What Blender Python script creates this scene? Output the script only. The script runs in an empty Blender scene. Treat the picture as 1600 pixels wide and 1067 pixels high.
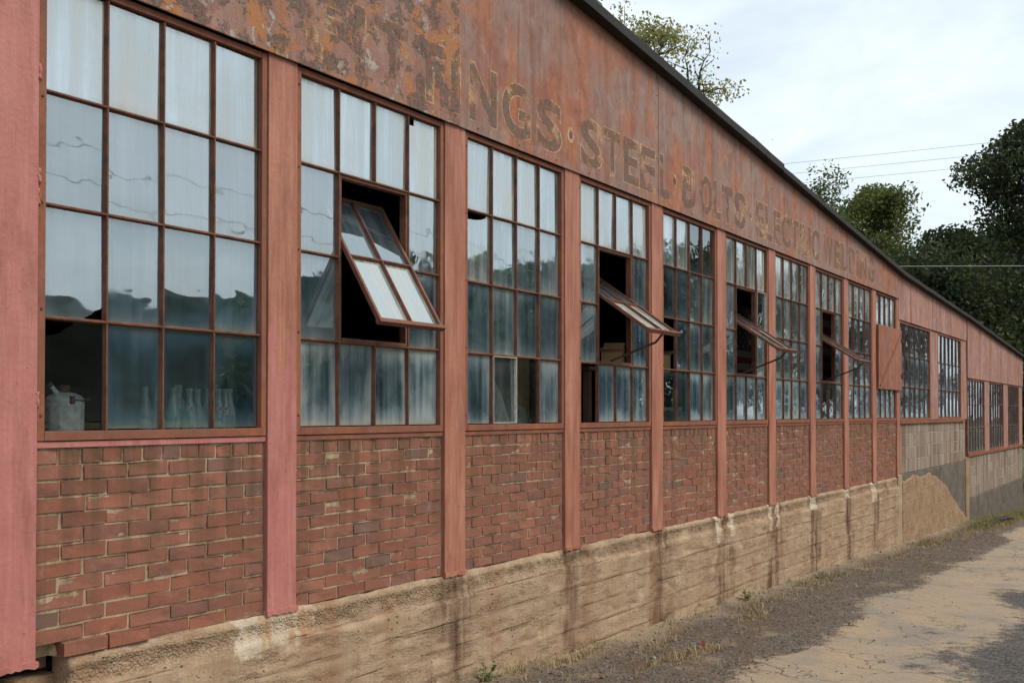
import bpy, bmesh, math, random
import numpy as np
from mathutils import Vector, Matrix

# ------------------------------------------------------------------ camera, sky, sun, exposure
sc = bpy.context.scene
COL = sc.collection
EYE = 1.65                       # eye height; h = height relative to the eye, z = h + EYE
R = math.radians

cam_d = bpy.data.cameras.new('camera')
cam = bpy.data.objects.new('camera', cam_d)
COL.objects.link(cam)
cam.location = (0.0, -3.66, EYE)
cam_d.sensor_width = 36.0
cam_d.lens = 35.0
PITCH = 0.8
cam.rotation_euler = (R(90 + PITCH), 0, R(34.27 - 90))
cam_d.shift_y = (112 - 1556 * math.tan(R(PITCH))) / 1600
cam_d.clip_start = 0.05
cam_d.clip_end = 3000
sc.camera = cam

SUN_EL, SUN_DIR = 48.0, Vector((-0.30, 0.60, 0))       # SUN_DIR = horizontal travel of the light
world = bpy.data.worlds.new('World')
sc.world = world
world.use_nodes = True
wt = world.node_tree
wt.nodes.clear()
def wn(t, **k):
    n = wt.nodes.new(t)
    for a, b in k.items():
        setattr(n, a, b)
    return n
sky = wn('ShaderNodeTexSky', sky_type='NISHITA', sun_disc=False)
sky.sun_elevation = R(SUN_EL)
sky.sun_rotation = math.atan2(-SUN_DIR.x, -SUN_DIR.y)
sky.air_density = 1.0
sky.dust_density = 2.5
sky.ozone_density = 1.0
tc = wn('ShaderNodeTexCoord')
sep = wn('ShaderNodeSeparateXYZ')
wt.links.new(tc.outputs['Generated'], sep.inputs[0])
# thin high cloud: noise on the cloud layer plane (direction / height)
zc = wn('ShaderNodeMath', operation='ADD'); zc.inputs[1].default_value = 0.12
za = wn('ShaderNodeMath', operation='ABSOLUTE')
wt.links.new(sep.outputs[2], za.inputs[0]); wt.links.new(za.outputs[0], zc.inputs[0])
comb = wn('ShaderNodeCombineXYZ')
for i in range(2):
    dv = wn('ShaderNodeMath', operation='DIVIDE')
    wt.links.new(sep.outputs[i], dv.inputs[0]); wt.links.new(zc.outputs[0], dv.inputs[1])
    wt.links.new(dv.outputs[0], comb.inputs[i])
nz = wn('ShaderNodeTexNoise'); nz.inputs['Scale'].default_value = 1.5
nz.inputs['Detail'].default_value = 7; nz.inputs['Roughness'].default_value = 0.58
nz.inputs['Distortion'].default_value = 0.5
wt.links.new(comb.outputs[0], nz.inputs['Vector'])
mr = wn('ShaderNodeMapRange'); mr.inputs[1].default_value = 0.34; mr.inputs[2].default_value = 0.66
mr.inputs[3].default_value = 0.58; mr.inputs[4].default_value = 0.98
wt.links.new(nz.outputs['Fac'], mr.inputs[0])
mx = wn('ShaderNodeMix', data_type='RGBA')
wt.links.new(mr.outputs[0], mx.inputs['Factor'])
wt.links.new(sky.outputs[0], mx.inputs[6])
mx.inputs[7].default_value = (6.0, 6.6, 6.85, 1)
bg = wn('ShaderNodeBackground'); bg.inputs['Strength'].default_value = 0.1
wt.links.new(mx.outputs[2], bg.inputs['Color'])
wo = wn('ShaderNodeOutputWorld')
wt.links.new(bg.outputs[0], wo.inputs[0])

sun_d = bpy.data.lights.new('sun', 'SUN')
sun_d.energy = 1.5
sun_d.angle = R(25)
sun_d.color = (1.0, 0.88, 0.73)
sun = bpy.data.objects.new('sun', sun_d)
COL.objects.link(sun)
d = SUN_DIR.normalized() * math.cos(R(SUN_EL)); d.z = -math.sin(R(SUN_EL))
sun.rotation_euler = d.to_track_quat('-Z', 'Y').to_euler()
sun.location = (5, -10, 20)

vs = sc.view_settings
vs.view_transform = 'Standard'
vs.look = 'None'
vs.exposure = 0.74
vs.gamma = 1.0
vs.use_curve_mapping = False
sc.cycles.transparent_max_bounces = 16
sc.cycles.max_bounces = 6
sc.cycles.use_denoising = True

rnd = random.Random(7)
NR = np.random.RandomState(11)

# ------------------------------------------------------------------ small helpers
def link(o, parent=None):
    COL.objects.link(o)
    if parent is not None:
        o.parent = parent
    return o

def obj(name, mesh, mats=None, parent=None, loc=(0, 0, 0)):
    o = bpy.data.objects.new(name, mesh)
    if mats is not None and not mesh.materials:
        for m in (mats if isinstance(mats, (list, tuple)) else [mats]):
            mesh.materials.append(m)
    o.location = loc
    return link(o, parent)

def empty(name, loc=(0, 0, 0), parent=None):
    o = bpy.data.objects.new(name, None)
    o.location = loc
    o.empty_display_size = 0.2
    return link(o, parent)

def tag(o, label=None, cat=None, group=None, kind=None):
    if label: o['label'] = label
    if cat: o['category'] = cat
    if group: o['group'] = group
    if kind: o['kind'] = kind
    return o

class MB:
    """collects faces; build() gives one mesh"""
    def __init__(s):
        s.v, s.f, s.m = [], [], []
    def add(s, vs, fs, mi=0):
        b = len(s.v)
        s.v += [tuple(p) for p in vs]
        s.f += [tuple(i + b for i in f) for f in fs]
        s.m += [mi] * len(fs)
    def box(s, x0, x1, y0, y1, z0, z1, mi=0):
        s.add([(x0,y0,z0),(x1,y0,z0),(x1,y1,z0),(x0,y1,z0),(x0,y0,z1),(x1,y0,z1),(x1,y1,z1),(x0,y1,z1)],
              [(0,3,2,1),(4,5,6,7),(0,1,5,4),(1,2,6,5),(2,3,7,6),(3,0,4,7)], mi)
    def prism(s, pts, y0, y1, mi=0):
        """polygon in x,z (counter-clockwise seen from -y) extruded from y0 (front) to y1"""
        n = len(pts)
        s.add([(p[0], y0, p[1]) for p in pts] + [(p[0], y1, p[1]) for p in pts],
              [tuple(range(n)), tuple(range(2*n-1, n-1, -1))] +
              [((i+1) % n, i, i+n, (i+1) % n + n) for i in range(n)], mi)
    def tube(s, pts, rad, n=8, mi=0, cap=True):
        pts = [Vector(p) for p in pts]
        rads = rad if isinstance(rad, (list, tuple)) else [rad]*len(pts)
        vs, fs = [], []
        up = Vector((0.13, 0.21, 0.97))
        for i, p in enumerate(pts):
            t = (pts[min(i+1, len(pts)-1)] - pts[max(i-1, 0)]).normalized()
            a = t.cross(up)
            if a.length < 1e-3: a = t.cross(Vector((1, 0, 0)))
            a.normalize(); b = t.cross(a)
            for k in range(n):
                an = 2*math.pi*k/n
                vs.append(p + (a*math.cos(an) + b*math.sin(an))*rads[i])
        for i in range(len(pts)-1):
            for k in range(n):
                fs.append((i*n+k, i*n+(k+1) % n, (i+1)*n+(k+1) % n, (i+1)*n+k))
        if cap:
            fs.append(tuple(range(n-1, -1, -1))); fs.append(tuple((len(pts)-1)*n+k for k in range(n)))
        s.add(vs, fs, mi)
    def lathe(s, prof, n=24, mi=0):
        vs, fs = [], []
        for r, z in prof:
            for k in range(n):
                a = 2*math.pi*k/n
                vs.append((r*math.cos(a), r*math.sin(a), z))
        for i in range(len(prof)-1):
            for k in range(n):
                fs.append((i*n+k, i*n+(k+1) % n, (i+1)*n+(k+1) % n, (i+1)*n+k))
        s.add(vs, fs, mi)
    def mesh(s, name, smooth=False):
        me = bpy.data.meshes.new(name)
        me.from_pydata(s.v, [], s.f)
        if any(s.m): me.polygons.foreach_set('material_index', s.m)
        if smooth: me.polygons.foreach_set('use_smooth', [True]*len(me.polygons))
        me.update()
        return me
    def build(s, name, mats, parent=None, loc=(0, 0, 0), smooth=False, bevel=0):
        me = s.mesh(name, smooth)
        if bevel:
            bm = bmesh.new(); bm.from_mesh(me)
            bmesh.ops.bevel(bm, geom=[e for e in bm.edges if len(e.link_faces) == 2 and e.calc_face_angle() > 0.6],
                            offset=bevel, segments=2, affect='EDGES', profile=0.6)
            bm.to_mesh(me); bm.free()
        return obj(name, me, mats, parent, loc)

def np_mesh(name, V, F, smooth=False):
    me = bpy.data.meshes.new(name)
    V = np.asarray(V, dtype=np.float32); F = np.asarray(F, dtype=np.int32)
    n, k = F.shape
    me.vertices.add(len(V)); me.vertices.foreach_set('co', V.ravel())
    me.loops.add(n*k); me.loops.foreach_set('vertex_index', F.ravel())
    me.polygons.add(n)
    me.polygons.foreach_set('loop_start', np.arange(0, n*k, k, dtype=np.int32))
    me.polygons.foreach_set('loop_total', np.full(n, k, dtype=np.int32))
    if smooth: me.polygons.foreach_set('use_smooth', np.ones(n, dtype=bool))
    me.update(calc_edges=True)
    return me

def _hash(ix, iy, seed):
    h = (ix.astype(np.int64)*374761393 + iy.astype(np.int64)*668265263 + seed*1274126177) & 0x7fffffff
    h = ((h ^ (h >> 13))*1274126177) & 0x7fffffff
    return ((h ^ (h >> 16)) & 0xffff)/65535.0
def vnoise(x, y, seed=0):
    ix, iy = np.floor(x), np.floor(y)
    fx, fy = x-ix, y-iy
    fx = fx*fx*(3-2*fx); fy = fy*fy*(3-2*fy)
    a, b = _hash(ix, iy, seed), _hash(ix+1, iy, seed)
    c, e = _hash(ix, iy+1, seed), _hash(ix+1, iy+1, seed)
    return (a*(1-fx)+b*fx)*(1-fy)+(c*(1-fx)+e*fx)*fy
def fbm(x, y, seed=0, octv=4, gain=0.5):
    t, a, n = 0, 1.0, 0
    for i in range(octv):
        t = t + a*vnoise(x*2**i, y*2**i, seed+i*17); n += a; a *= gain
    return t/n
def sstep(a, b, x):
    t = np.clip((x-a)/(b-a), 0, 1)
    return t*t*(3-2*t)

# ------------------------------------------------------------------ node materials
class G:
    def __init__(s, name):
        s.m = bpy.data.materials.new(name); s.m.use_nodes = True
        s.t = s.m.node_tree; s.t.nodes.clear()
        s.out = s.n('ShaderNodeOutputMaterial')
    def n(s, t, **k):
        x = s.t.nodes.new(t)
        for a, b in k.items(): setattr(x, a, b)
        return x
    def put(s, sock, v):
        if isinstance(v, bpy.types.NodeSocket): s.t.links.new(v, sock)
        elif isinstance(v, (tuple, list)) and len(v) == 3 and sock.type == 'RGBA': sock.default_value = (*v, 1)
        else: sock.default_value = v
    def pos(s): return s.n('ShaderNodeNewGeometry').outputs['Position']
    def oco(s): return s.n('ShaderNodeTexCoord').outputs['Object']
    def gen(s): return s.n('ShaderNodeTexCoord').outputs['Generated']
    def info(s, o): return s.n('ShaderNodeObjectInfo').outputs[o]
    def attr(s, name): return s.n('ShaderNodeAttribute', attribute_name=name).outputs['Fac']
    def xyz(s, v):
        x = s.n('ShaderNodeSeparateXYZ'); s.put(x.inputs[0], v); return x.outputs
    def vm(s, v, k, op='MULTIPLY'):
        x = s.n('ShaderNodeVectorMath', operation=op); s.put(x.inputs[0], v); s.put(x.inputs[1], k); return x.outputs[0]
    def noise(s, v, scale=1.0, detail=4, rough=0.55, dist=0.0):
        x = s.n('ShaderNodeTexNoise'); s.put(x.inputs['Vector'], v)
        x.inputs['Scale'].default_value = scale; x.inputs['Detail'].default_value = detail
        x.inputs['Roughness'].default_value = rough; x.inputs['Distortion'].default_value = dist
        return x.outputs['Fac']
    def voro(s, v, scale, feature='F1', out='Distance', rand=1.0):
        x = s.n('ShaderNodeTexVoronoi', feature=feature); s.put(x.inputs['Vector'], v)
        x.inputs['Scale'].default_value = scale; x.inputs['Randomness'].default_value = rand
        return x.outputs[out]
    def mr(s, f, a, b, c=0.0, d=1.0, smooth=False):
        x = s.n('ShaderNodeMapRange', interpolation_type='SMOOTHSTEP' if smooth else 'LINEAR')
        s.put(x.inputs[0], f)
        for i, q in enumerate((a, b, c, d)): s.put(x.inputs[i+1], q)
        return x.outputs[0]
    def ma(s, op, a, b=0.0, clamp=False):
        x = s.n('ShaderNodeMath', operation=op, use_clamp=clamp); s.put(x.inputs[0], a); s.put(x.inputs[1], b); return x.outputs[0]
    def mix(s, f, a, b, blend='MIX'):
        x = s.n('ShaderNodeMix', data_type='RGBA', blend_type=blend)
        s.put(x.inputs['Factor'], f); s.put(x.inputs[6], a); s.put(x.inputs[7], b); return x.outputs[2]
    def bump(s, h, strength=0.5, dist=0.01, normal=None):
        x = s.n('ShaderNodeBump'); s.put(x.inputs['Height'], h)
        x.inputs['Strength'].default_value = strength; x.inputs['Distance'].default_value = dist
        if normal is not None: s.put(x.inputs['Normal'], normal)
        return x.outputs[0]
    def bsdf(s, color, rough=0.8, normal=None, spec=0.3, metal=0.0):
        x = s.n('ShaderNodeBsdfPrincipled')
        s.put(x.inputs['Base Color'], color); s.put(x.inputs['Roughness'], rough)
        s.put(x.inputs['Specular IOR Level'], spec); s.put(x.inputs['Metallic'], metal)
        if normal is not None: s.put(x.inputs['Normal'], normal)
        return x.outputs[0]
    def shmix(s, f, a, b):
        x = s.n('ShaderNodeMixShader'); s.put(x.inputs[0], f); s.t.links.new(a, x.inputs[1]); s.t.links.new(b, x.inputs[2]); return x.outputs[0]
    def done(s, sh):
        s.t.links.new(sh, s.out.inputs[0]); return s.m

def plain(name, c, rough=0.8, var=0.25, scale=8, bump=0.0, spec=0.3, metal=0.0):
    g = G(name); p = g.pos()
    n = g.noise(p, scale, 5, 0.6)
    dk = tuple(x*(1-var) for x in c); lt = tuple(min(1, x*(1+var)) for x in c)
    col = g.mix(g.mr(n, 0.3, 0.7), dk, lt)
    nm = g.bump(g.noise(p, scale*6, 4), bump, 0.01) if bump else None
    return g.done(g.bsdf(col, rough, nm, spec, metal))

def rust_paint(name, base, orange, mauve, peel=0.0, streak=1.0):
    g = G(name); p = g.pos()
    big = g.noise(g.vm(p, (1.0, 1.0, 0.55)), 1.7, 5, 0.6, 0.6)
    st = g.noise(g.vm(p, (9, 9, 0.55)), 1.0, 5, 0.65)
    fine = g.noise(p, 60, 4, 0.7)
    c = g.mix(g.mr(big, 0.36, 0.56), base, mauve)
    c = g.mix(g.ma('MULTIPLY', g.mr(g.noise(g.vm(p, (1, 1, 0.5)), 2.6, 6, 0.65, 0.8), 0.50, 0.64), 0.9), c, orange)
    dark = tuple(x*0.55 for x in base)
    c = g.mix(g.ma('MULTIPLY', g.mr(st, 0.48, 0.72), 0.55*streak), c, dark)
    lite = tuple(min(1, x*1.35+0.02) for x in mauve)
    c = g.mix(g.ma('MULTIPLY', g.mr(g.noise(g.vm(p, (14, 14, 0.4)), 1.0, 4), 0.56, 0.75), 0.4*streak), c, lite)
    c = g.mix(g.mr(fine, 0.55, 0.8, 0, 0.5), c, dark)
    md = g.noise(g.vm(p, (1, 1, 0.8)), 11, 8, 0.7, 0.3)
    c = g.mix(g.mr(md, 0.52, 0.66, 0, 0.55), c, dark)
    c = g.mix(g.mr(md, 0.46, 0.34, 0, 0.50), c, lite)
    c = g.mix(g.mr(g.noise(g.vm(p, (22, 22, 1.1)), 1.0, 6, 0.7), 0.56, 0.70, 0, 0.55*streak), c, tuple(x*0.4 for x in base))
    h = g.ma('ADD', g.ma('MULTIPLY', fine, 0.6), g.ma('MULTIPLY', md, 0.9))
    if peel:
        q = g.noise(p, 8.0, 10, 0.74, 0.25)
        q2 = g.noise(g.vm(p, (1, 1, 0.8)), 6.5, 9, 0.7, 0.5)
        q2 = g.noise(g.vm(g.vm(p, (3.1, 1.7, 9.2), 'ADD'), (1, 1, 0.8)), 9.0, 10, 0.74, 0.25)
        m1 = g.mr(q, 0.52, 0.535); m2 = g.mr(q2, 0.57, 0.585)
        m3 = g.mr(g.noise(g.vm(p, (7.7, 3.3, 1.1), 'ADD'), 4.0, 8, 0.68, 0.6), 0.50, 0.56)
        c = g.mix(g.ma('MULTIPLY', m3, 0.85), c, (0.37, 0.155, 0.055))
        c = g.mix(g.ma('MULTIPLY', m1, 0.9), c, g.mix(g.mr(fine, 0.4, 0.6), (0.085, 0.055, 0.045), (0.17, 0.115, 0.092)))
        c = g.mix(g.ma('MULTIPLY', m2, 0.9), c, g.mix(g.mr(q, 0.4, 0.6), (0.40, 0.35, 0.31), (0.30, 0.27, 0.26)))
        speck = g.mr(g.voro(p, 70, 'F1'), 0.10, 0.22, 0.75, 0.0)
        c = g.mix(speck, c, (0.09, 0.055, 0.05))
        h = g.ma('ADD', h, g.ma('SUBTRACT', g.ma('MULTIPLY', m2, 1.2), g.ma('MULTIPLY', m1, 1.5)))
    nm = g.bump(h, 0.55, 0.006 if peel else 0.004)
    return g.done(g.bsdf(c, 0.72, nm, 0.3))

M = {}
M['fascia'] = rust_paint('rusted_sheet', (0.285, 0.112, 0.073), (0.37, 0.132, 0.058), (0.255, 0.178, 0.155))
M['fascia_peel'] = rust_paint('peeling_sheet', (0.30, 0.125, 0.090), (0.36, 0.15, 0.06), (0.27, 0.16, 0.13), peel=1.0)
M['hatch'] = rust_paint('hatch_rust', (0.25, 0.088, 0.052), (0.33, 0.12, 0.05), (0.29, 0.125, 0.085))
M['siding'] = rust_paint('faded_siding', (0.33, 0.155, 0.120), (0.36, 0.15, 0.07), (0.37, 0.22, 0.195), streak=1.3)

def post_paint(name, pink_to):
    """red oxide steel with new pink paint up to height pink_to (a ragged brushed edge)"""
    g = G(name); p = g.pos(); z = g.xyz(p)[2]
    n = g.noise(g.vm(p, (5, 5, 0.7)), 1.5, 5, 0.6)
    red = g.mix(g.mr(n, 0.35, 0.65), (0.325, 0.118, 0.074), (0.42, 0.185, 0.122))
    red = g.mix(g.ma('MULTIPLY', g.mr(g.noise(g.vm(p, (20, 20, 1.2)), 1, 4), 0.5, 0.72), 0.6), red, (0.20, 0.07, 0.045))
    pk = g.mix(g.mr(g.noise(p, 6, 4), 0.3, 0.7), (0.385, 0.140, 0.122), (0.44, 0.168, 0.150))
    red = g.mix(g.mr(g.noise(g.vm(p, (3, 3, 0.9)), 1.6, 6, 0.65, 0.4), 0.48, 0.62, 0, 0.7), red, (0.25, 0.088, 0.050))
    red = g.mix(g.mr(g.noise(g.vm(p, (9, 9, 1.4)), 1.0, 6, 0.7), 0.56, 0.66, 0, 0.55), red, (0.46, 0.245, 0.17))
    edge = g.ma('ADD', z, g.mr(g.noise(g.vm(p, (14, 14, 3)), 1, 3), 0.3, 0.7, -0.28, 0.28))
    c = g.mix(g.mr(edge, pink_to-0.01, pink_to+0.02), pk, red)
    c = g.mix(g.mr(g.noise(g.vm(p, (45, 45, 2.2)), 1, 3), 0.45, 0.7, 0, 0.22), c, (0.60, 0.33, 0.28))
    c = g.mix(g.mr(g.noise(p, 34, 6, 0.7), 0.64, 0.69, 0, 0.75), c, (0.17, 0.065, 0.042))
    c = g.mix(g.ma('MULTIPLY', g.mr(g.noise(g.vm(p, (10, 10, 2)), 1, 6, 0.7), 0.50, 0.66), 0.45), c, (0.20, 0.070, 0.045))
    nm = g.bump(g.ma('ADD', g.noise(p, 45, 4), g.ma('MULTIPLY', g.noise(g.vm(p, (30, 30, 2)), 1, 3), 0.8)), 0.5, 0.005)
    return g.done(g.bsdf(c, 0.6, nm, 0.35))
M['post'] = post_paint('red_oxide_post', -5)
M['post_pink'] = post_paint('half_pink_post', EYE+0.22)
M['pink'] = post_paint('pink_post', 30)
M['post_low'] = post_paint('lightly_pink_post', EYE-0.35)
M['frame'] = rust_paint('window_frame_paint', (0.24, 0.082, 0.048), (0.30, 0.105, 0.045), (0.21, 0.085, 0.055), streak=0.6)
M['muntin'] = plain('muntin_paint', (0.135, 0.058, 0.036), 0.7, 0.45, 14, 0.3)
M['sash'] = rust_paint('sash_paint', (0.17, 0.072, 0.046), (0.23, 0.085, 0.042), (0.15, 0.075, 0.052), streak=0.6)
M['putty'] = plain('white_putty', (0.50, 0.48, 0.43), 0.8, 0.25, 40, 0.3)
M['iron'] = plain('dark_iron', (0.075, 0.042, 0.032), 0.7, 0.4, 20, 0.3)

def brick_mat(name, use_attr):
    g = G(name); p = g.pos(); z = g.xyz(p)[2]
    r = g.attr('rnd') if use_attr else g.info('Random')
    r2 = g.ma('FRACT', g.ma('MULTIPLY', r, 7.31)); r3 = g.ma('FRACT', g.ma('MULTIPLY', r, 23.7))
    c = g.mix(r, (0.225, 0.092, 0.063), (0.290, 0.122, 0.083))
    c = g.mix(g.mr(r2, 0.78, 1.0, 0, 0.55), c, (0.16, 0.088, 0.075))
    c = g.mix(g.mr(r2, 0.16, 0.0, 0, 0.5), c, (0.30, 0.105, 0.060))
    c = g.mix(g.mr(r3, 0.955, 0.97, 0, 0.6), c, (0.125, 0.100, 0.088))
    n = g.noise(g.vm(p, (1, 1, 1.8)), 9, 6, 0.65)
    c = g.mix(g.mr(n, 0.52, 0.72, 0, 0.75), c, (0.095, 0.062, 0.052))
    c = g.mix(g.mr(g.noise(p, 14, 6, 0.7), 0.56, 0.74, 0, 0.5), c, (0.38, 0.26, 0.20))
    # drip stains, heavier near the sill
    st = g.noise(g.vm(p, (7, 7, 0.5)), 1.6, 4, 0.6)
    top = g.mr(z, EYE-0.75, EYE-0.16, 0.22, 1.0)
    c = g.mix(g.ma('MULTIPLY', g.ma('MULTIPLY', g.mr(st, 0.42, 0.58), top), 0.80), c, (0.115, 0.068, 0.040))
    fine = g.noise(p, 130, 4, 0.7)
    nm = g.bump(g.ma('ADD', fine, g.ma('MULTIPLY', g.noise(p, 30, 4), 1.2)), 0.5, 0.004)
    return g.done(g.bsdf(c, 0.85, nm, 0.2))
M['brick'] = brick_mat('red_brick', False)
M['brick_far'] = brick_mat('red_brick_far', True)
def mortar_mat():
    g = G('sand_mortar'); p = g.pos()
    c = g.mix(g.mr(g.noise(p, 7, 6, 0.7), 0.35, 0.65), (0.36, 0.27, 0.175), (0.50, 0.40, 0.275))
    c = g.mix(g.mr(g.noise(g.vm(p, (7, 7, 0.5)), 1.6, 4, 0.6), 0.44, 0.60, 0, 0.7), c, (0.13, 0.080, 0.048))
    return g.done(g.bsdf(c, 0.95, g.bump(g.noise(p, 150, 4, 0.7), 0.8, 0.006), 0.1))
M['mortar'] = mortar_mat()

PITCHB = 1.37
P1 = 3.366
def concrete_mat(name, light, dark, stain=True, aggr=1.0):
    g = G(name); p = g.pos(); x, y, z = g.xyz(p)
    n1 = g.noise(g.vm(p, (1, 1, 1.6)), 2.6, 7, 0.68)
    c = g.mix(g.mr(n1, 0.36, 0.64), dark, light)
    c = g.mix(g.mr(g.noise(g.vm(p, (30, 30, 1.6)), 1.0, 4, 0.6), 0.50, 0.72, 0, 0.30), c, tuple(q*0.62 for q in dark))
    fine = g.noise(p, 85, 5, 0.75)
    c = g.mix(g.mr(fine, 0.50, 0.70, 0, 0.55), c, tuple(q*0.5 for q in dark))
    c = g.mix(g.mr(g.noise(p, 7, 7, 0.72), 0.52, 0.68, 0, 0.45), c, tuple(q*0.62 for q in dark))
    # zones where the cement skin has weathered off the stones
    zone = g.mr(g.noise(g.vm(p, (1.0, 1.0, 3.4)), 2.6, 8, 0.70, 0.2), 0.49, 0.70)
    if stain:
        top = g.ma('MULTIPLY', g.mr(z, EYE-1.11, EYE-1.06), g.mr(z, EYE-0.965, EYE-0.995))
        zone = g.ma('MAXIMUM', zone, g.ma('MULTIPLY', top, g.mr(g.noise(p, 2.4, 6, 0.65), 0.36, 0.52)))
    cell = g.n('ShaderNodeTexVoronoi'); g.put(cell.inputs['Vector'], p); cell.inputs['Scale'].default_value = 88
    dist = cell.outputs['Distance']; cv = g.xyz(cell.outputs['Color'])[0]
    stone = g.mix(cv, (0.21, 0.135, 0.082), (0.47, 0.35, 0.23))
    stone = g.mix(g.mr(dist, 0.35, 0.62, 0, 0.75), stone, (0.12, 0.072, 0.044))
    zz = g.ma('MULTIPLY', zone, 0.60*aggr)
    c = g.mix(zz, c, stone)
    # marks of the form boards
    lz = g.ma('ADD', g.ma('DIVIDE', g.ma('ADD', g.ma('SUBTRACT', z, EYE-1.095), g.mr(g.noise(p, 1.3, 5, 0.6), 0.3, 0.7, -0.009, 0.009)), 0.145), 20.5)
    dl = g.ma('ABSOLUTE', g.ma('SUBTRACT', g.ma('FRACT', lz), 0.5))
    line = g.mr(dl, 0.010, 0.05, 1.0, 0.0)
    line = g.ma('MULTIPLY', line, g.mr(g.noise(g.vm(p, (1, 1, 2)), 3.1, 5, 0.65), 0.46, 0.58))
    c = g.mix(g.ma('MULTIPLY', line, 0.36*aggr), c, (0.17, 0.11, 0.07))
    # small dark pits
    pit = g.ma('MULTIPLY', g.mr(g.voro(p, 26, 'F1'), 0.10, 0.22, 1.0, 0.0), g.mr(g.noise(p, 5, 4), 0.5, 0.6))
    c = g.mix(g.ma('MULTIPLY', pit, 0.7), c, (0.10, 0.06, 0.035))
    if stain:
        wob = g.mr(g.noise(g.vm(p, (2, 2, 1.6)), 1.5, 5), 0.3, 0.7, -0.13, 0.13)
        t = g.ma('ADD', g.ma('DIVIDE', g.ma('SUBTRACT', x, P1), PITCHB), g.ma('ADD', wob, 0.5))
        dd = g.ma('ABSOLUTE', g.ma('SUBTRACT', g.ma('FRACT', t), 0.5))
        m = g.mr(dd, 0.03, 0.19, 1.0, 0.0, True)
        m = g.ma('MULTIPLY', m, g.mr(g.noise(g.vm(p, (9, 9, 0.9)), 1.3, 6, 0.65), 0.36, 0.60, 0.1, 1.0))
        m = g.ma('MULTIPLY', m, g.mr(x, 3.9, 4.5, 0.0, 1.0))
        c = g.mix(g.ma('MULTIPLY', m, 0.95), c, (0.095, 0.046, 0.029))
        ed = g.mr(g.noise(p, 11, 6, 0.7), 0.3, 0.7, -0.05, 0.05)
        tot = None
        for (cx, cz, w, hh) in ((3.33, -1.03, .25, .10), (8.74, -1.06, .09, .12), (9.05, -1.05, .08, .13), (10.12, -1.03, .045, .15), (10.33, -1.03, .045, .15), (11.55, -1.0, .11, .10), (12.95, -0.99, .13, .08), (14.22, -1.04, .13, .16)):
            dx = g.ma('SUBTRACT', g.ma('ABSOLUTE', g.ma('SUBTRACT', x, cx)), w); dz = g.ma('SUBTRACT', g.ma('ABSOLUTE', g.ma('SUBTRACT', z, cz+EYE)), hh)
            k_ = g.mr(g.ma('ADD', g.ma('MAXIMUM', dx, dz), ed), 0.012, -0.012)
            tot = k_ if tot is None else g.ma('MAXIMUM', tot, k_)
        c = g.mix(g.ma('MULTIPLY', tot, 0.85), c, g.mix(g.mr(g.noise(g.vm(p, (12, 12, 1.5)), 1.0, 4), 0.50, 0.66), (0.58, 0.50, 0.39), (0.40, 0.25, 0.13)))
        c = g.mix(g.ma('MULTIPLY', g.mr(g.noise(g.vm(p, (3, 3, 0.7)), 1.2, 6), 0.50, 0.66), 0.5), c, (0.27, 0.145, 0.080))
    h = g.ma('ADD', g.ma('MULTIPLY', fine, 0.35), g.ma('MULTIPLY', g.ma('MULTIPLY', g.ma('ADD', dist, 0.35), zone), -0.8*aggr))
    h = g.ma('SUBTRACT', g.ma('SUBTRACT', h, g.ma('MULTIPLY', line, 0.45)), g.ma('MULTIPLY', pit, 0.8))
    return g.done(g.bsdf(c, 0.93, g.bump(h, 1.0, 0.011), 0.15))
M['concrete'] = concrete_mat('tan_concrete', (0.46, 0.345, 0.235), (0.35, 0.245, 0.158))
M['parge'] = concrete_mat('orange_render', (0.38, 0.27, 0.17), (0.28, 0.18, 0.105), stain=False, aggr=0.7)
M['pale_patch'] = concrete_mat('pale_cement', (0.45, 0.36, 0.26), (0.33, 0.24, 0.155), stain=False, aggr=0.4)
M['tar'] = concrete_mat('tarred_concrete', (0.185, 0.160, 0.135), (0.105, 0.092, 0.080), stain=False, aggr=0.3)
def block_mat():
    g = G('concrete_block'); p = g.pos()
    r = g.info('Random')
    c = g.mix(r, (0.25, 0.205, 0.165), (0.34, 0.29, 0.235))
    c = g.mix(g.mr(g.noise(g.vm(p, (6, 6, 0.35)), 1.3, 4, 0.6), 0.48, 0.60, 0, 0.85), c, (0.17, 0.085, 0.055))
    c = g.mix(g.mr(g.noise(g.vm(p, (9, 9, 0.5)), 1.1, 4, 0.6), 0.5, 0.7, 0, 0.6), c, (0.16, 0.13, 0.105))
    return g.done(g.bsdf(c, 0.93, g.bump(g.noise(p, 90, 4, 0.7), 0.6, 0.006), 0.15))
M['block'] = block_mat()
M['block_mortar'] = plain('pale_mortar', (0.47, 0.42, 0.35), 0.9, 0.25, 6, 0.4)
M['roof'] = plain('tar_roof', (0.020, 0.018, 0.017), 0.75, 0.4, 5, 0.4)
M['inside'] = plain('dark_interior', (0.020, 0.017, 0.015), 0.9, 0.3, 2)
M['wood'] = plain('old_bench_wood', (0.10, 0.065, 0.04), 0.85, 0.4, 6, 0.3)
M['card'] = plain('cardboard', (0.42, 0.27, 0.14), 0.9, 0.15, 8)
M['paper'] = plain('old_paper', (0.52, 0.49, 0.42), 0.9, 0.15, 8)

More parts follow.
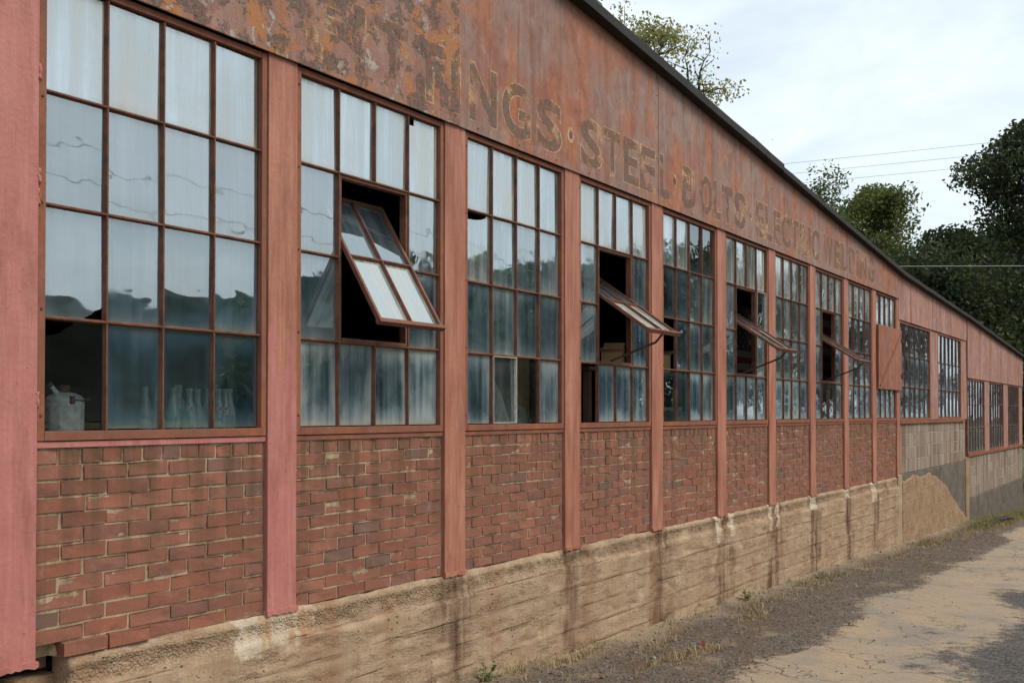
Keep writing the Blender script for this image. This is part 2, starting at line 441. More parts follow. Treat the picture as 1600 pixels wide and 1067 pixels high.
def pane_mat():
    """old sash glass with a film of dust; object colour r = amount of film, g = blue cast of a thin film"""
    g = G('dusty_glass')
    o = g.oco(); gen = g.gen()
    rn = g.info('Random')
    off = g.n('ShaderNodeCombineXYZ')
    g.put(off.inputs[0], g.ma('MULTIPLY', rn, 37.0)); g.put(off.inputs[1], g.ma('MULTIPLY', rn, 11.0)); g.put(off.inputs[2], g.ma('MULTIPLY', rn, 61.0))
    v = g.vm(o, off.outputs[0], 'ADD')
    cs = g.n('ShaderNodeSeparateColor'); g.put(cs.inputs[0], g.info('Color'))
    dirt, blue = cs.outputs[0], cs.outputs[1]
    st = g.noise(g.vm(v, (15, 15, 0.7)), 1.0, 5, 0.60, 0.1)
    st2 = g.noise(g.vm(v, (70, 70, 1.6)), 1.0, 3, 0.6)
    pt = g.noise(g.vm(v, (3.2, 3.2, 2.2)), 1.0, 4, 0.55, 0.4)
    gx, gy, gz = g.xyz(gen)
    ex = g.ma('SUBTRACT', 0.5, g.ma('ABSOLUTE', g.ma('SUBTRACT', gx, 0.5)))
    ez = g.ma('SUBTRACT', 0.5, g.ma('ABSOLUTE', g.ma('SUBTRACT', gz, 0.5)))
    wob = g.mr(pt, 0.3, 0.7, 0.6, 1.5)
    edge = g.ma('MAXIMUM', g.mr(ex, 0.0, g.ma('MULTIPLY', wob, 0.05), 0.8, 0.0), g.mr(ez, 0.0, g.ma('MULTIPLY', wob, 0.07), 1.0, 0.0))
    halo = g.ma('MAXIMUM', g.mr(ex, 0.0, g.ma('MULTIPLY', wob, 0.20), 0.6, 0.0, True), g.mr(ez, 0.0, g.ma('MULTIPLY', wob, 0.30), 1.0, 0.0, True))
    f = g.ma('ADD', g.ma('MULTIPLY', g.mr(st, 0.38, 0.66), 0.55), g.ma('MULTIPLY', g.mr(pt, 0.34, 0.66), 0.42))
    f = g.ma('ADD', f, g.ma('MULTIPLY', g.mr(st2, 0.5, 0.75), 0.11))
    f = g.ma('ADD', g.ma('ADD', f, g.ma('MULTIPLY', edge, 0.30)), g.ma('MULTIPLY', g.ma('MULTIPLY', halo, blue), 0.45))
    f = g.ma('ADD', g.ma('MULTIPLY', g.ma('ADD', f, 0.10), dirt), g.ma('MULTIPLY', g.ma('MULTIPLY', halo, blue), 0.16), True)
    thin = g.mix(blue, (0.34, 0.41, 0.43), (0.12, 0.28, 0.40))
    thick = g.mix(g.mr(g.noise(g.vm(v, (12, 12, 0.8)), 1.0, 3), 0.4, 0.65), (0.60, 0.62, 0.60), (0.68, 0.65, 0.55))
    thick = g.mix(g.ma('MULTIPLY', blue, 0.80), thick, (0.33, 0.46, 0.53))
    colr = g.mix(g.mr(f, 0.25, 0.85), thin, thick)
    colr = g.mix(g.ma('MULTIPLY', edge, 0.5), colr, (0.42, 0.34, 0.22))
    wav = g.bump(g.noise(g.vm(v, (2.0, 2.0, 3.0)), 2.0, 2, 0.5), 0.022, 0.06)
    gl = g.n('ShaderNodeBsdfGlossy'); g.put(gl.inputs['Color'], (0.86, 0.95, 0.99, 1)); g.put(gl.inputs['Roughness'], g.mr(f, 0.0, 0.9, 0.006, 0.09)); g.put(gl.inputs['Normal'], wav)
    tr = g.n('ShaderNodeBsdfTransparent'); g.put(tr.inputs['Color'], (0.91, 0.95, 0.95, 1))
    lw = g.n('ShaderNodeFresnel'); lw.inputs['IOR'].default_value = 1.55
    fr = g.ma('ADD', g.mr(lw.outputs[0], 0.0, 1.0, 0.04, 1.0), g.ma('MULTIPLY', g.ma('POWER', dirt, 0.5), 0.56), True)
    base = g.shmix(fr, tr.outputs[0], gl.outputs[0])
    df = g.n('ShaderNodeBsdfDiffuse'); g.put(df.inputs['Color'], colr)
    tl = g.n('ShaderNodeBsdfTranslucent'); g.put(tl.inputs['Color'], colr)
    return g.done(g.shmix(g.ma('MULTIPLY', f, 0.80), base, g.shmix(0.30, df.outputs[0], tl.outputs[0])))
M['pane'] = pane_mat()
def clear_mat(name, tint, gloss=0.06):
    g = G(name)
    tr = g.n('ShaderNodeBsdfTransparent'); g.put(tr.inputs['Color'], (*tint, 1))
    gl = g.n('ShaderNodeBsdfGlossy'); gl.inputs['Roughness'].default_value = 0.03
    lw = g.n('ShaderNodeLayerWeight'); lw.inputs[0].default_value = 0.35
    return g.done(g.shmix(g.mr(lw.outputs['Facing'], 0.0, 1.0, gloss, 0.75), tr.outputs[0], gl.outputs[0]))
_g = G('glass_inner_face'); _t = _g.n('ShaderNodeBsdfTransparent'); _t.inputs[0].default_value = (0.97, 0.985, 0.98, 1)
M['pane_back'] = _g.done(_t.outputs[0])
def bottle_mat(name, tint, dust):
    g = G(name)
    tr = g.n('ShaderNodeBsdfTransparent'); g.put(tr.inputs['Color'], (*tint, 1))
    gl = g.n('ShaderNodeBsdfGlossy'); gl.inputs['Roughness'].default_value = 0.06
    lw = g.n('ShaderNodeLayerWeight'); lw.inputs[0].default_value = 0.4
    base = g.shmix(g.mr(lw.outputs['Facing'], 0.0, 1.0, 0.10, 0.85), tr.outputs[0], gl.outputs[0])
    df = g.n('ShaderNodeBsdfDiffuse'); g.put(df.inputs['Color'], dust)  # whitish dusty coat, stronger at the rims, put in to brighten the bottles
    f = g.ma('ADD', g.mr(lw.outputs['Facing'], 0.1, 1.0, 0.22, 0.75), g.mr(g.noise(g.vm(g.pos(), (60, 60, 18)), 1, 3), 0.4, 0.7, 0, 0.22))
    return g.done(g.shmix(f, base, df.outputs[0]))
M['bottle'] = bottle_mat('bottle_glass', (0.80, 0.92, 0.89), (0.93, 0.97, 0.95, 1))
M['bottle_green'] = bottle_mat('green_bottle_glass', (0.60, 0.86, 0.76), (0.76, 0.95, 0.88, 1))

# ------------------------------------------------------------------ ground
GS = np.array([-400, 0, 3, 5, 6, 7.2, 9.1, 15.75, 21.2, 29, 60, 400.0])
GH = np.array([-1.55, -1.58, -1.60, -1.64, -1.72, -1.765, -1.80, -2.0, -2.15, -2.5, -3.0, -3.0])
def g_base(x): return np.interp(x, GS, GH)
def ground_masks(x, y):
    e = fbm(x*0.9, y*0.9, 5, 5)-0.5
    inner = -1.13+e*0.75                         # gravel strip by the wall ends here
    outer = -2.12+(fbm(x*0.9+9, y*1.3, 8, 5)-0.5)*1.5
    return inner-y, y-outer                      # both > 0 : worn tan track
def ground_h(x, y):
    a, b = ground_masks(x, y)
    h = g_base(x)+0.0*y
    near = (np.abs(y) < 7)*1.0
    h = h+near*0.016*sstep(-0.03, 0.05, a)       # the paved layer lies on the gravel bed
    grav = 1-sstep(-0.05, 0.05, a)
    h = h+near*grav*((fbm(x*6, y*6, 21, 4)-0.5)*0.035+(vnoise(x*28, y*28, 3)-0.5)*0.012)
    h = h+near*(fbm(x*1.1, y*1.1, 31, 3)-0.5)*0.03
    h = h+0.05*np.exp(-np.maximum(-y, 0)/0.16)*(0.4+fbm(x*2, y*0+1.0, 44, 3))*(x < 30)
    return h
def axis(lo, hi, step, far, growth=1.22):
    a = list(np.arange(lo, hi+1e-6, step)); s_ = step
    while a[-1] < far: s_ *= growth; a.append(a[-1]+s_)
    s_ = step
    b = [a[0]]
    while b[-1] > -far: s_ *= growth; b.append(b[-1]-s_)
    return np.array(b[:0:-1]+a)
gx = axis(3.0, 19.0, 0.04, 700); gy = axis(-3.2, 0.2, 0.04, 700)
GX, GY = np.meshgrid(gx, gy)
GZ = ground_h(GX, GY)
V = np.stack([GX, GY, GZ+EYE], -1).reshape(-1, 3)
nxx, nyy = len(gx), len(gy)
ii = (np.arange(nyy-1)[:, None]*nxx+np.arange(nxx-1)[None, :]).ravel()
me = np_mesh('ground', V, np.stack([ii, ii+1, ii+1+nxx, ii+nxx], 1), True)
A_, B_ = ground_masks(GX, GY)
at = me.attributes.new('inner', 'FLOAT', 'POINT'); at.data.foreach_set('value', A_.ravel().astype(np.float32))
at = me.attributes.new('outer', 'FLOAT', 'POINT'); at.data.foreach_set('value', B_.ravel().astype(np.float32))
def ground_mat():
    g = G('worn_yard'); p = g.pos(); x, y, z = g.xyz(p)
    ed = g.ma('ADD', g.mr(g.noise(p, 7, 8, 0.72), 0.3, 0.7, -0.17, 0.17), g.mr(g.noise(p, 70, 3, 0.7), 0.3, 0.7, -0.07, 0.07))
    a = g.mr(g.ma('ADD', g.attr('inner'), ed), -0.05, 0.06)
    b = g.mr(g.ma('ADD', g.attr('outer'), g.ma('MULTIPLY', ed, 1.8)), -0.10, 0.14)
    n1 = g.noise(p, 2.2, 6, 0.6); grain = g.noise(p, 170, 3, 0.7); gr2 = g.voro(p, 75, 'F1', 'Color')
    gv = g.xyz(gr2)[0]
    tan = g.mix(g.mr(n1, 0.35, 0.65), (0.42, 0.32, 0.215), (0.34, 0.28, 0.215))
    tan = g.mix(g.mr(g.noise(p, 1.3, 5, 0.6, 0.4), 0.52, 0.62, 0, 0.8), tan, (0.27, 0.24, 0.205))
    tan = g.mix(g.mr(gv, 0.0, 1.0, 0.0, 0.35), tan, (0.15, 0.12, 0.095))
    blk = g.mix(g.mr(gv, 0.2, 0.95), (0.050, 0.046, 0.044), (0.15, 0.138, 0.128))
    blk = g.mix(g.mr(n1, 0.5, 0.7, 0, 0.6), blk, (0.13, 0.105, 0.08))
    gra = g.mix(g.mr(gv, 0.1, 0.95), (0.055, 0.047, 0.041), (0.20, 0.168, 0.14))
    gra = g.mix(g.mr(g.noise(p, 3.5, 6, 0.65), 0.42, 0.62, 0, 0.8), gra, (0.125, 0.088, 0.060))
    gra = g.mix(g.mr(g.noise(p, 1.9, 7, 0.7), 0.56, 0.66, 0, 0.7), gra, (0.27, 0.21, 0.145))
    # sand blown against the wall foot
    gra = g.mix(g.ma('MULTIPLY', g.mr(y, -0.30, -0.04), g.mr(n1, 0.3, 0.6)), gra, (0.33, 0.25, 0.165))
    c = g.mix(b, blk, tan)
    crk = g.mr(g.voro(g.vm(p, g.ma('MULTIPLY', g.noise(p, 2.0, 4), 1.0), 'ADD'), 1.9, 'DISTANCE_TO_EDGE'), 0.0, 0.016, 1.0, 0.0)
    crk = g.ma('MULTIPLY', crk, g.mr(g.noise(p, 1.7, 5, 0.7), 0.44, 0.56))
    crk = g.ma('MULTIPLY', crk, a)
    c = g.mix(g.ma('MULTIPLY', crk, 0.85), c, (0.045, 0.038, 0.032))
    c = g.mix(a, gra, c)
    far = g.mr(y, -4.6, -5.4); far2 = g.mr(x, 24, 30); far3 = g.mr(y, 0.3, 0.6)
    grass = g.mix(n1, (0.055, 0.065, 0.022), (0.13, 0.115, 0.05))
    lawn = g.ma('MULTIPLY', g.mr(x, 19.0, 22.0), g.mr(g.ma('ADD', y, g.ma('MULTIPLY', ed, 2)), -0.85, -0.60))
    c = g.mix(lawn, c, grass)
    c = g.mix(g.ma('MAXIMUM', g.mr(y, -8.5, -9.0), far3), c, grass)
    hh = g.ma('ADD', g.ma('MULTIPLY', gv, 0.5), grain)
    hh = g.ma('SUBTRACT', hh, g.ma('MULTIPLY', crk, 1.5))
    return g.done(g.bsdf(c, 0.93, g.bump(hh, 0.7, 0.008), 0.15))
M['ground'] = ground_mat()
me.materials.append(M['ground'])
ground = obj('ground', me); tag(ground, kind='structure')

# ------------------------------------------------------------------ the factory
B = empty('factory_building', (2.0, 0, 0))
tag(B, 'long low rusty factory with steel sash windows, brick panels and faded painted lettering', 'building')
BX = 2.0
class Rel:
    """parts are built in world x and shifted into the building's frame"""
    off = (-BX, 0, 0)
def part(mb, name, mats, parent=B, **k):
    o = mb.build(name, mats, parent, Rel.off if parent is B else (0, 0, 0), **k)
    return o

def roof_h(s):
    return float(np.interp(s, [-8, 6.06, 15.82, 21.4, 29.6], [2.929+14.06*0.087, 2.929, 2.08, 1.84, 1.40]))

END = 29.14
posts = [(1.921, 2.121)]+[(P1+PITCHB*i-0.1, P1+PITCHB*i+0.1) for i in range(10)]
posts[1] = (P1-0.095, P1+0.09)
H0, H1 = -0.070, 1.693             # glass, bottom and top
SILL, HEAD = -0.108, 1.722
BRT, BRB = -0.138, -0.955          # brick top and bottom

# posts
for i, (a, b) in enumerate(posts):
    mb = MB()
    w = b-a
    mb.box(a, b, -0.022, 0.10, BRB+EYE+0.002, HEAD+EYE+0.02)
    o = part(mb, 'steel_post', M['pink'] if i == 0 else M['post_pink'] if i == 1 else M['post'], bevel=0.003)
    mb = MB()                       # ragged weld / paint lip at the foot
    n = 14; pts = []
    for k in range(n+1): pts.append((a-0.006+(w+0.012)*k/n, BRB+EYE-0.006-rnd.random()*0.012))
    for k in range(n, -1, -1): pts.append((a-0.006+(w+0.012)*k/n, BRB+EYE+0.010+rnd.random()*0.006))
    mb.prism(pts, -0.030-rnd.random()*0.006, 0.02)
    q = mb.build('foot_lip', o.data.materials[0], o)

# lumps of old weld beside the first frame
for hz in (0.88, 0.80, 0.02, 1.28):
    mb = MB(); pts = [(2.124+rnd.uniform(-.004, .004), -0.018, hz+EYE+0.010*q) for q in range(7)]
    mb.tube(pts, [0.004+0.006*rnd.random() for _ in pts], 7); part(mb, 'weld_bead', M['pink'], smooth=True)
# ---- glass panes
def pane_mesh(w, h, name='pane', poly=None):
    mb = MB()
    if poly is None:
        mb.box(-w/2, w/2, 0, 0.004, -h/2, h/2)
        me = mb.mesh(name)
    else:
        mb.prism(poly, 0, 0.004); me = mb.mesh(name)
    mi = [0 if p.normal.y < -0.9 else 1 for p in me.polygons]
    me.polygons.foreach_set('material_index', mi)
    me.materials.append(M['pane']); me.materials.append(M['pane_back'])
    return me
PM = {}
def add_pane(parent, x, z, w, h, y, dirt, blue, poly=None, tilt=0.006):
    key = (round(w, 4), round(h, 4))
    if poly is None:
        if key not in PM: PM[key] = pane_mesh(w, h)
        me = PM[key]
    else: me = pane_mesh(w, h, 'broken_pane', poly)
    o = obj('pane' if poly is None else 'broken_pane', me, None, parent, (x, y, z))
    o.rotation_euler = (rnd.gauss(0, tilt), 0, rnd.gauss(0, tilt))
    o.color = (max(0.0, min(1, dirt)), max(0, min(1, blue)), rnd.random(), 1)
    return o

def muntin_mesh(L, vertical):
    prof = [(-0.0088, 0.020), (-0.0088, 0.011), (-0.0036, -0.008), (0.0036, -0.008), (0.0088, 0.011), (0.0088, 0.020)]
    mb = MB(); n = len(prof)
    vs = []
    for t in (-L/2, L/2):
        for w, y in prof: vs.append((w, y, t) if vertical else (t, y, w))
    fs = [(i, (i+1) % n, (i+1) % n+n, i+n) for i in range(n)]
    if not vertical: fs = [f[::-1] for f in fs]
    mb.add(vs, fs+[tuple(range(n-1, -1, -1)), tuple(range(n, 2*n))])
    return mb.mesh('muntin')
MM = {}
def add_muntin(parent, x, z, L, vertical, y=0.0):
    k = (round(L, 4), vertical)
    if k not in MM: MM[k] = muntin_mesh(L, vertical); MM[k].materials.append(M['muntin'])
    return obj('muntin', MM[k], None, parent, (x, y, z))

def window(a, b, h0, h1, cols, rows, dirt, skip=(), special={}, jl=0.03, jr=0.03, jb=0.037, jt=0.03, vent=None):
    """a..b, h0..h1 are the glass area; frame bars lie outside it"""
    ox = (a+b)/2; oz = (h0+h1)/2+EYE
    mb = MB()
    W, H = b-a, h1-h0
    y0, y1 = -0.014, 0.05
    mb.box(-W/2-jl, -W/2, y0, y1, -H/2-jb, H/2+jt)
    mb.box(W/2, W/2+jr, y0, y1, -H/2-jb, H/2+jt)
    mb.box(-W/2, W/2, y0+0.0015, y1, H/2, H/2+jt)
    mb.box(-W/2, W/2, y0-0.002, y1, -H/2-jb, -H/2)
    wi = mb.build('window', M['frame'], B, (ox-BX, 0, oz), bevel=0.002)
    pw, ph = W/cols, H/rows
    # horizontal bars run through, vertical ones are cut at the vent
    for r in range(1, rows):
        z = H/2-r*ph
        if vent and vent[2] < r < vent[3]:
            c0, c1 = vent[0], vent[1]
            for p, q in ((0, c0), (c1, cols)):
                add_muntin(wi, -W/2+(p+q)/2*pw, z, (q-p)*pw, False)
        else: add_muntin(wi, 0, z, W, False)
    for c in range(1, cols):
        x = -W/2+c*pw
        if vent and vent[0] < c < vent[1]:
            for p, q in ((0, vent[2]), (vent[3], rows)):
                add_muntin(wi, x, H/2-(p+q)/2*ph, (q-p)*ph-0.004, True, 0.0015)
        else: add_muntin(wi, x, 0, H-0.002, True, 0.0015)
    if vent:      # heavier frame round the opening
        x0, x1 = -W/2+vent[0]*pw, -W/2+vent[1]*pw
        z1, z0 = H/2-vent[2]*ph, H/2-vent[3]*ph
        mb = MB()
        mb.box(x0+0.0045, x0+0.02, 0.0, 0.045, z0+0.0045, z1-0.0045); mb.box(x1-0.02, x1-0.0045, 0.0, 0.045, z0+0.0045, z1-0.0045)
        mb.box(x0+0.02, x1-0.02, 0.001, 0.045, z1-0.02, z1-0.0045); mb.box(x0+0.02, x1-0.02, -0.010, 0.045, z0+0.0045, z0+0.022)
        mb.build('vent_opening_frame', M['muntin'], wi)
    for r in range(rows):
        for c in range(cols):
            if vent and vent[0] <= c < vent[1] and vent[2] <= r < vent[3]: continue
            if (r, c) in skip: continue
            x, z = -W/2+(c+0.5)*pw, H/2-(r+0.5)*ph
            d_, bl = dirt(r, c)
            poly = None
            if (r, c) in special:
                sp = special[(r, c)]
                if 'dirt' in sp: d_, bl = sp['dirt']
                if 'poly' in sp: poly = [(u*(pw-0.012), v*(ph-0.012)) for u, v in sp['poly']]
                if sp.get('putty'):
                    mb = MB(); hw, hh, t = pw/2-0.007, ph/2-0.007, 0.004
                    mb.box(-hw, hw, -0.011, 0.012, -hh, -hh+t); mb.box(-hw, hw, -0.011, 0.012, hh-t, hh)
                    mb.box(hw-t, hw, -0.0105, 0.012, -hh+t, hh-t); mb.box(-hw, -hw+t*0.6, -0.0105, 0.012, -hh+t, hh-t)
                    mb.build('white_glazing_bead', M['putty'], wi, (x, 0, z))
            add_pane(wi, x, z, pw-0.012, ph-0.012, 0.0135, d_, bl, poly)
    return wi, pw, ph

def arc(cx, cz, rx, rz, a0, a1, n=12):
    return [(cx+rx*math.cos(R(a0+(a1-a0)*i/n)), cz+rz*math.sin(R(a0+(a1-a0)*i/n))) for i in range(n+1)]
# broken panes, in units of the pane (-.5 .. .5), counter-clockwise seen from the street
BRK_BR = [(-.5, .5), (-.5, -.5), (0.14, -.5), (0.20, -.475), (0.29, -.45), (0.35, -.41), (0.43, -.395), (.5, -.36), (.5, .5)]
BRK_TL = [(-.5, .345), (-.5, -.5), (.5, -.5), (.5, .5), (0.02, .5), (-0.05, .455), (-0.16, .42), (-0.22, .385), (-0.36, .36)]
BRK_ARC = [(-.5, -.5), (.5, -.5), (.5, .5), (0.36, .5)]+arc(-.5, .5, .86, .115, 0, -90, 10)[1:]
BRK_SQ = [(-.5, -.5), (.5, -.5), (.5, .5), (-.27, .5), (-.28, .405), (-.5, .40)]

CL = dict(dirt=(0.03, 0.1))
def clean(d=0.06, b=0.6): return dict(dirt=(d, b))
SPEC = {
    0: {(2, 0): dict(poly=BRK_BR, dirt=(0.30, 0.6)), (3, 0): dict(poly=BRK_TL, dirt=(0.004, 0.05)), (3, 1): dict(dirt=(0.20, 1)), (3, 2): dict(dirt=(0.11, 1)), (3, 3): dict(dirt=(0.14, 1)),
        (2, 1): dict(dirt=(0.27, .9)), (2, 2): dict(dirt=(0.25, .9)), (2, 3): dict(dirt=(0.30, 1)), (1, 0): dict(dirt=(0.30, .4)), (1, 1): dict(dirt=(0.36, .4))},
    1: {(0, 3): dict(poly=BRK_SQ, dirt=(0.95, 0)), (2, 0): dict(dirt=(0.36, .7))},
    2: {(1, 0): dict(poly=BRK_ARC, dirt=(0.7, .2)), (3, 1): dict(dirt=(0.24, .3), putty=1), (3, 2): CL, (2, 3): dict(dirt=(.35, .6))},
    3: {(3, 0): CL},
    4: {(0, 2): clean(), (0, 3): clean(.08), (1, 0): clean(.16), (1, 1): clean(.2), (2, 0): CL, (2, 1): clean(.2), (3, 0): clean(.05), (3, 1): clean(.16)},
    5: {(1, 3): dict(dirt=(.08, .6), putty=1)},
    7: {(3, 1): clean(.12), (3, 2): clean(.18)},
    8: {(1, 0): clean(.12), (1, 1): clean(.3), (1, 2): clean(.12), (2, 1): clean(.3)},
}
SKIP = {4: {(2, 0)}, 3: {(3, 0)}}
VENT = {1: 32, 3: 55, 5: 56, 7: 57}
def dirt_main(r, c):
    base = (0.84, 0.46, 0.48, 0.70)[r]
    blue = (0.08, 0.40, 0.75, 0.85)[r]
    return base+rnd.uniform(-0.14, 0.10), blue+rnd.uniform(-0.25, 0.2)
vents = []
for k in range(10):
    a = posts[k][1]+0.034; b = posts[k+1][0]-0.034
    vent = (1, 3, 1, 3) if k in VENT else None
    wi, pw, ph = window(a, b, H0, H1, 4, 4, dirt_main, SKIP.get(k, ()), SPEC.get(k, {}), vent=vent)
    if k < 6:
        if 'bolt' not in MM:
            mb = MB(); mb.lathe([(0.0055, 0.0), (0.005, 0.0035), (0.0001, 0.004)], 6); MM['bolt'] = mb.mesh('bolt'); MM['bolt'].materials.append(M['iron'])
        Hh = H1-H0
        for q in range(5):
            o = obj('bolt', MM['bolt'], None, wi, (-(b-a)/2-0.016, -0.0142, -Hh/2+0.06+q*(Hh-0.12)/4)); o.rotation_euler.x = R(90)
    # flashing strip under the frame
    mb = MB(); mb.box(posts[k][1]+0.001, posts[k+1][0]-0.001, -0.009, 0.06, BRT+EYE+0.004, SILL+EYE-0.003)
    part(mb, 'sill_strip', M['pink'] if k == 0 else M['frame'])
    if vent:
        # centre-pivot vent, swung open
        al = VENT[k]
        x0, x1 = a+pw+0.022, a+3*pw-0.022
        piv = H1-ph-0.36
        up, dn = 0.335, 2*ph-0.36-0.012
        W = x1-x0
        sash = MB(); t = 0.018
        sash.box(0, t, -0.012, 0.012, -dn, up); sash.box(W-t, W, -0.012, 0.012, -dn, up)
        sash.box(t, W-t, -0.011, 0.011, up-t, up); sash.box(-0.012, W+0.012, -0.020, 0.012, -dn-0.006, -dn+t)
        so = sash.build('vent_sash', M['sash'], B, (x0-BX, 0.005, piv+EYE), bevel=0.0015)
        so.rotation_euler.x = -R(al)
        Hs = up+dn
        add_muntin(so, W/2, (up-dn)/2, Hs-2*t-0.002, True, -0.006)
        add_muntin(so, W/2, (up-dn)/2, W-2*t-0.002, False, -0.0065)
        for cx in (0, 1):
            for cz in (0, 1):
                ww, hh = (W-2*t)/2-0.004, (Hs-2*t)/2-0.004
                add_pane(so, t+(cx+0.5)*(W-2*t)/2, up-t-(cz+0.5)*(Hs-2*t)/2, ww, hh, 0.006, 0.95 if cz else 0.32, 0.0 if cz else 0.6, tilt=0.003)  # thick white film on the lower panes imitates a bright sky reflection
        if k != 1:
            mi = so.rotation_euler.to_matrix().inverted()
            base = Vector((x0, 0.005, piv+EYE))
            p0 = Vector((W*0.5, -0.01, -dn+0.005))
            wpt = Vector((x0+W*0.42, 0.02, H1-3*ph+EYE+0.03))
            p2 = mi @ (wpt-base)
            w0 = so.rotation_euler.to_matrix() @ p0 + base
            mid = w0.lerp(wpt, 0.16)+Vector((0.0, 0, -0.045))
            p1 = mi @ (mid-base)
            am = MB(); am.tube([p0, p1, p2], 0.0095, 8)
            am.build('stay_arm', M['iron'], so)

# hatch over the last bay
k = 9
a, b = posts[9][1]+0.004, posts[10][1]-0.02
ht, hb = H1-0.44, H1-0.44*3-0.03
mb = MB(); mb.box(a, b, -0.055, -0.030, hb+EYE, ht+EYE)
hatch = part(mb, 'rusty_hatch', M['hatch'], bevel=0.003)
mb = MB()
L = math.hypot(b-a-0.1, ht-hb-0.1)
c_, s_ = (b-a-0.1)/L, (ht-hb-0.1)/L
x0, z0 = a+0.05, hb+0.05+EYE; t = 0.018
mb.prism([(x0+s_*t, z0-c_*t), (x0+c_*L+s_*t, z0+s_*L-c_*t), (x0+c_*L-s_*t, z0+s_*L+c_*t), (x0-s_*t, z0+c_*t)], -0.068, -0.0555)
mb.build('diagonal_brace', M['frame'], hatch)
for zz in (ht-0.16, hb+0.22):
    mb = MB(); mb.box(b-0.06, b+0.05, -0.066, -0.056, zz+EYE-0.02, zz+EYE+0.02); mb.tube([(b+0.012, -0.064, zz+EYE-0.045), (b+0.012, -0.064, zz+EYE+0.045)], 0.012, 8)
    mb.build('hinge', M['iron'], hatch)

# ---- brick panels
def unit_brick(seed):
    r = random.Random(seed)
    bm = bmesh.new(); bmesh.ops.create_cube(bm, size=1.0)
    bmesh.ops.bevel(bm, geom=list(bm.edges), offset=0.014, segments=1, affect='EDGES')
    for v in bm.verts:
        v.co += Vector((r.gauss(0, 0.004), r.gauss(0, 0.008), r.gauss(0, 0.020)))
    for v in bm.verts:                       # a knocked-off corner here and there
        if v.co.y < -0.47 and r.random() < 0.10: v.co += Vector((-math.copysign(0.03, v.co.x), 0.05, -math.copysign(0.10, v.co.z)))
    me = bpy.data.meshes.new('brick'); bm.to_mesh(me); bm.free()
    me.materials.append(M['brick'])
    return me
UB = [unit_brick(i) for i in range(8)]
UBV = []
for me in UB:
    UBV.append((np.array([v.co[:] for v in me.vertices]), [tuple(p.vertices) for p in me.polygons]))
CH = (BRT-BRB)/13
bricks = []          # bay, x0, x1, z0, z1
for k in range(10):
    a, b = posts[k][1]+0.006, posts[k+1][0]-0.006
    for r in range(13):
        z1 = BRT-r*CH; z0 = z1-CH
        if r == 0: n = 12; st = (b-a)/n; xs = [a+i*st for i in range(n+1)]
        else:
            st = (b-a)/5.62; xs = [a]; x = a+(st if r % 2 else st*0.48)+rnd.uniform(-.01, .01)
            while x < b-0.035: xs.append(x); x += st
            xs.append(b)
        for i in range(len(xs)-1):
            if k == 0 and r == 12 and i == 0: continue      # fallen out at the corner
            bricks.append((k, r, xs[i]+0.0045, xs[i+1]-0.0045, z0+0.0045, z1-0.0045))
panel = {}
for k in range(10):
    a, b = posts[k][1]+0.001, posts[k+1][0]-0.001
    xs = np.linspace(a, b, 118); zs = np.linspace(BRB, BRT+0.003, 84)
    X, Z = np.meshgrid(xs, zs)
    Y = 0.0034-(fbm(X*34, Z*70, 100+k, 3)-0.5)*0.0050-(fbm(X*3, Z*4, 130+k, 2)-0.5)*0.0016
    if k == 0: Y = np.where((X < a+0.115) & (Z < BRB+CH*0.95), 0.075, Y)
    nx, nz_ = len(xs), len(zs)
    V = np.stack([X, Y, Z+EYE], -1).reshape(-1, 3); i = (np.arange(nz_-1)[:, None]*nx+np.arange(nx-1)[None]).ravel()
    F = np.stack([i, i+1, i+1+nx, i+nx], 1)
    Vb = V.copy(); Vb[:, 1] = 0.10
    nb_ = len(V); F = np.concatenate([F, np.array([[nb_, nb_+nx*(nz_-1), nb_+nx*nz_-1, nb_+nx-1]])]); V = np.concatenate([V, Vb])
    panel[k] = obj('brick_panel', np_mesh('brick_panel', V, F, True), M['mortar'], B, Rel.off)
farV, farF, farR = [], [], []
fb = 0
for n, (k, r, x0, x1, z0, z1) in enumerate(bricks):
    jx, jz = rnd.gauss(0, .0012), rnd.gauss(0, .0015)
    pr = max(-0.003, min(0.0012, rnd.gauss(-0.0008, 0.0014)))
    if k == 0 and r == 12 and x0 < 2.45: pr -= 0.022
    cx, cz = (x0+x1)/2+jx, (z0+z1)/2+EYE+jz
    dy = 0.09
    rot = rnd.gauss(0, 0.008)
    if n < 300:
        o = obj('brick', UB[rnd.randrange(8)], None, panel[k], (cx, -0.001+pr+dy/2, cz))
        o.scale = (x1-x0+rnd.gauss(0, .0015), dy, z1-z0+rnd.gauss(0, .0012)); o.rotation_euler.y = rot
    else:
        vv, ff = UBV[rnd.randrange(8)]
        farV.append(vv*np.array([x1-x0, dy, z1-z0])+np.array([cx, -0.001+pr+dy/2, cz]))
        farF += [tuple(i+fb for i in f) for f in ff]; fb += len(vv)
        farR += [rnd.random()]*len(vv)
me = bpy.data.meshes.new('brick_courses')
me.from_pydata(np.concatenate(farV).tolist(), [], farF); me.update()
at = me.attributes.new('rnd', 'FLOAT', 'POINT'); at.data.foreach_set('value', np.array(farR, dtype=np.float32))
o = obj('brick_courses', me, M['brick_far'], B, Rel.off); tag(o, kind='stuff')

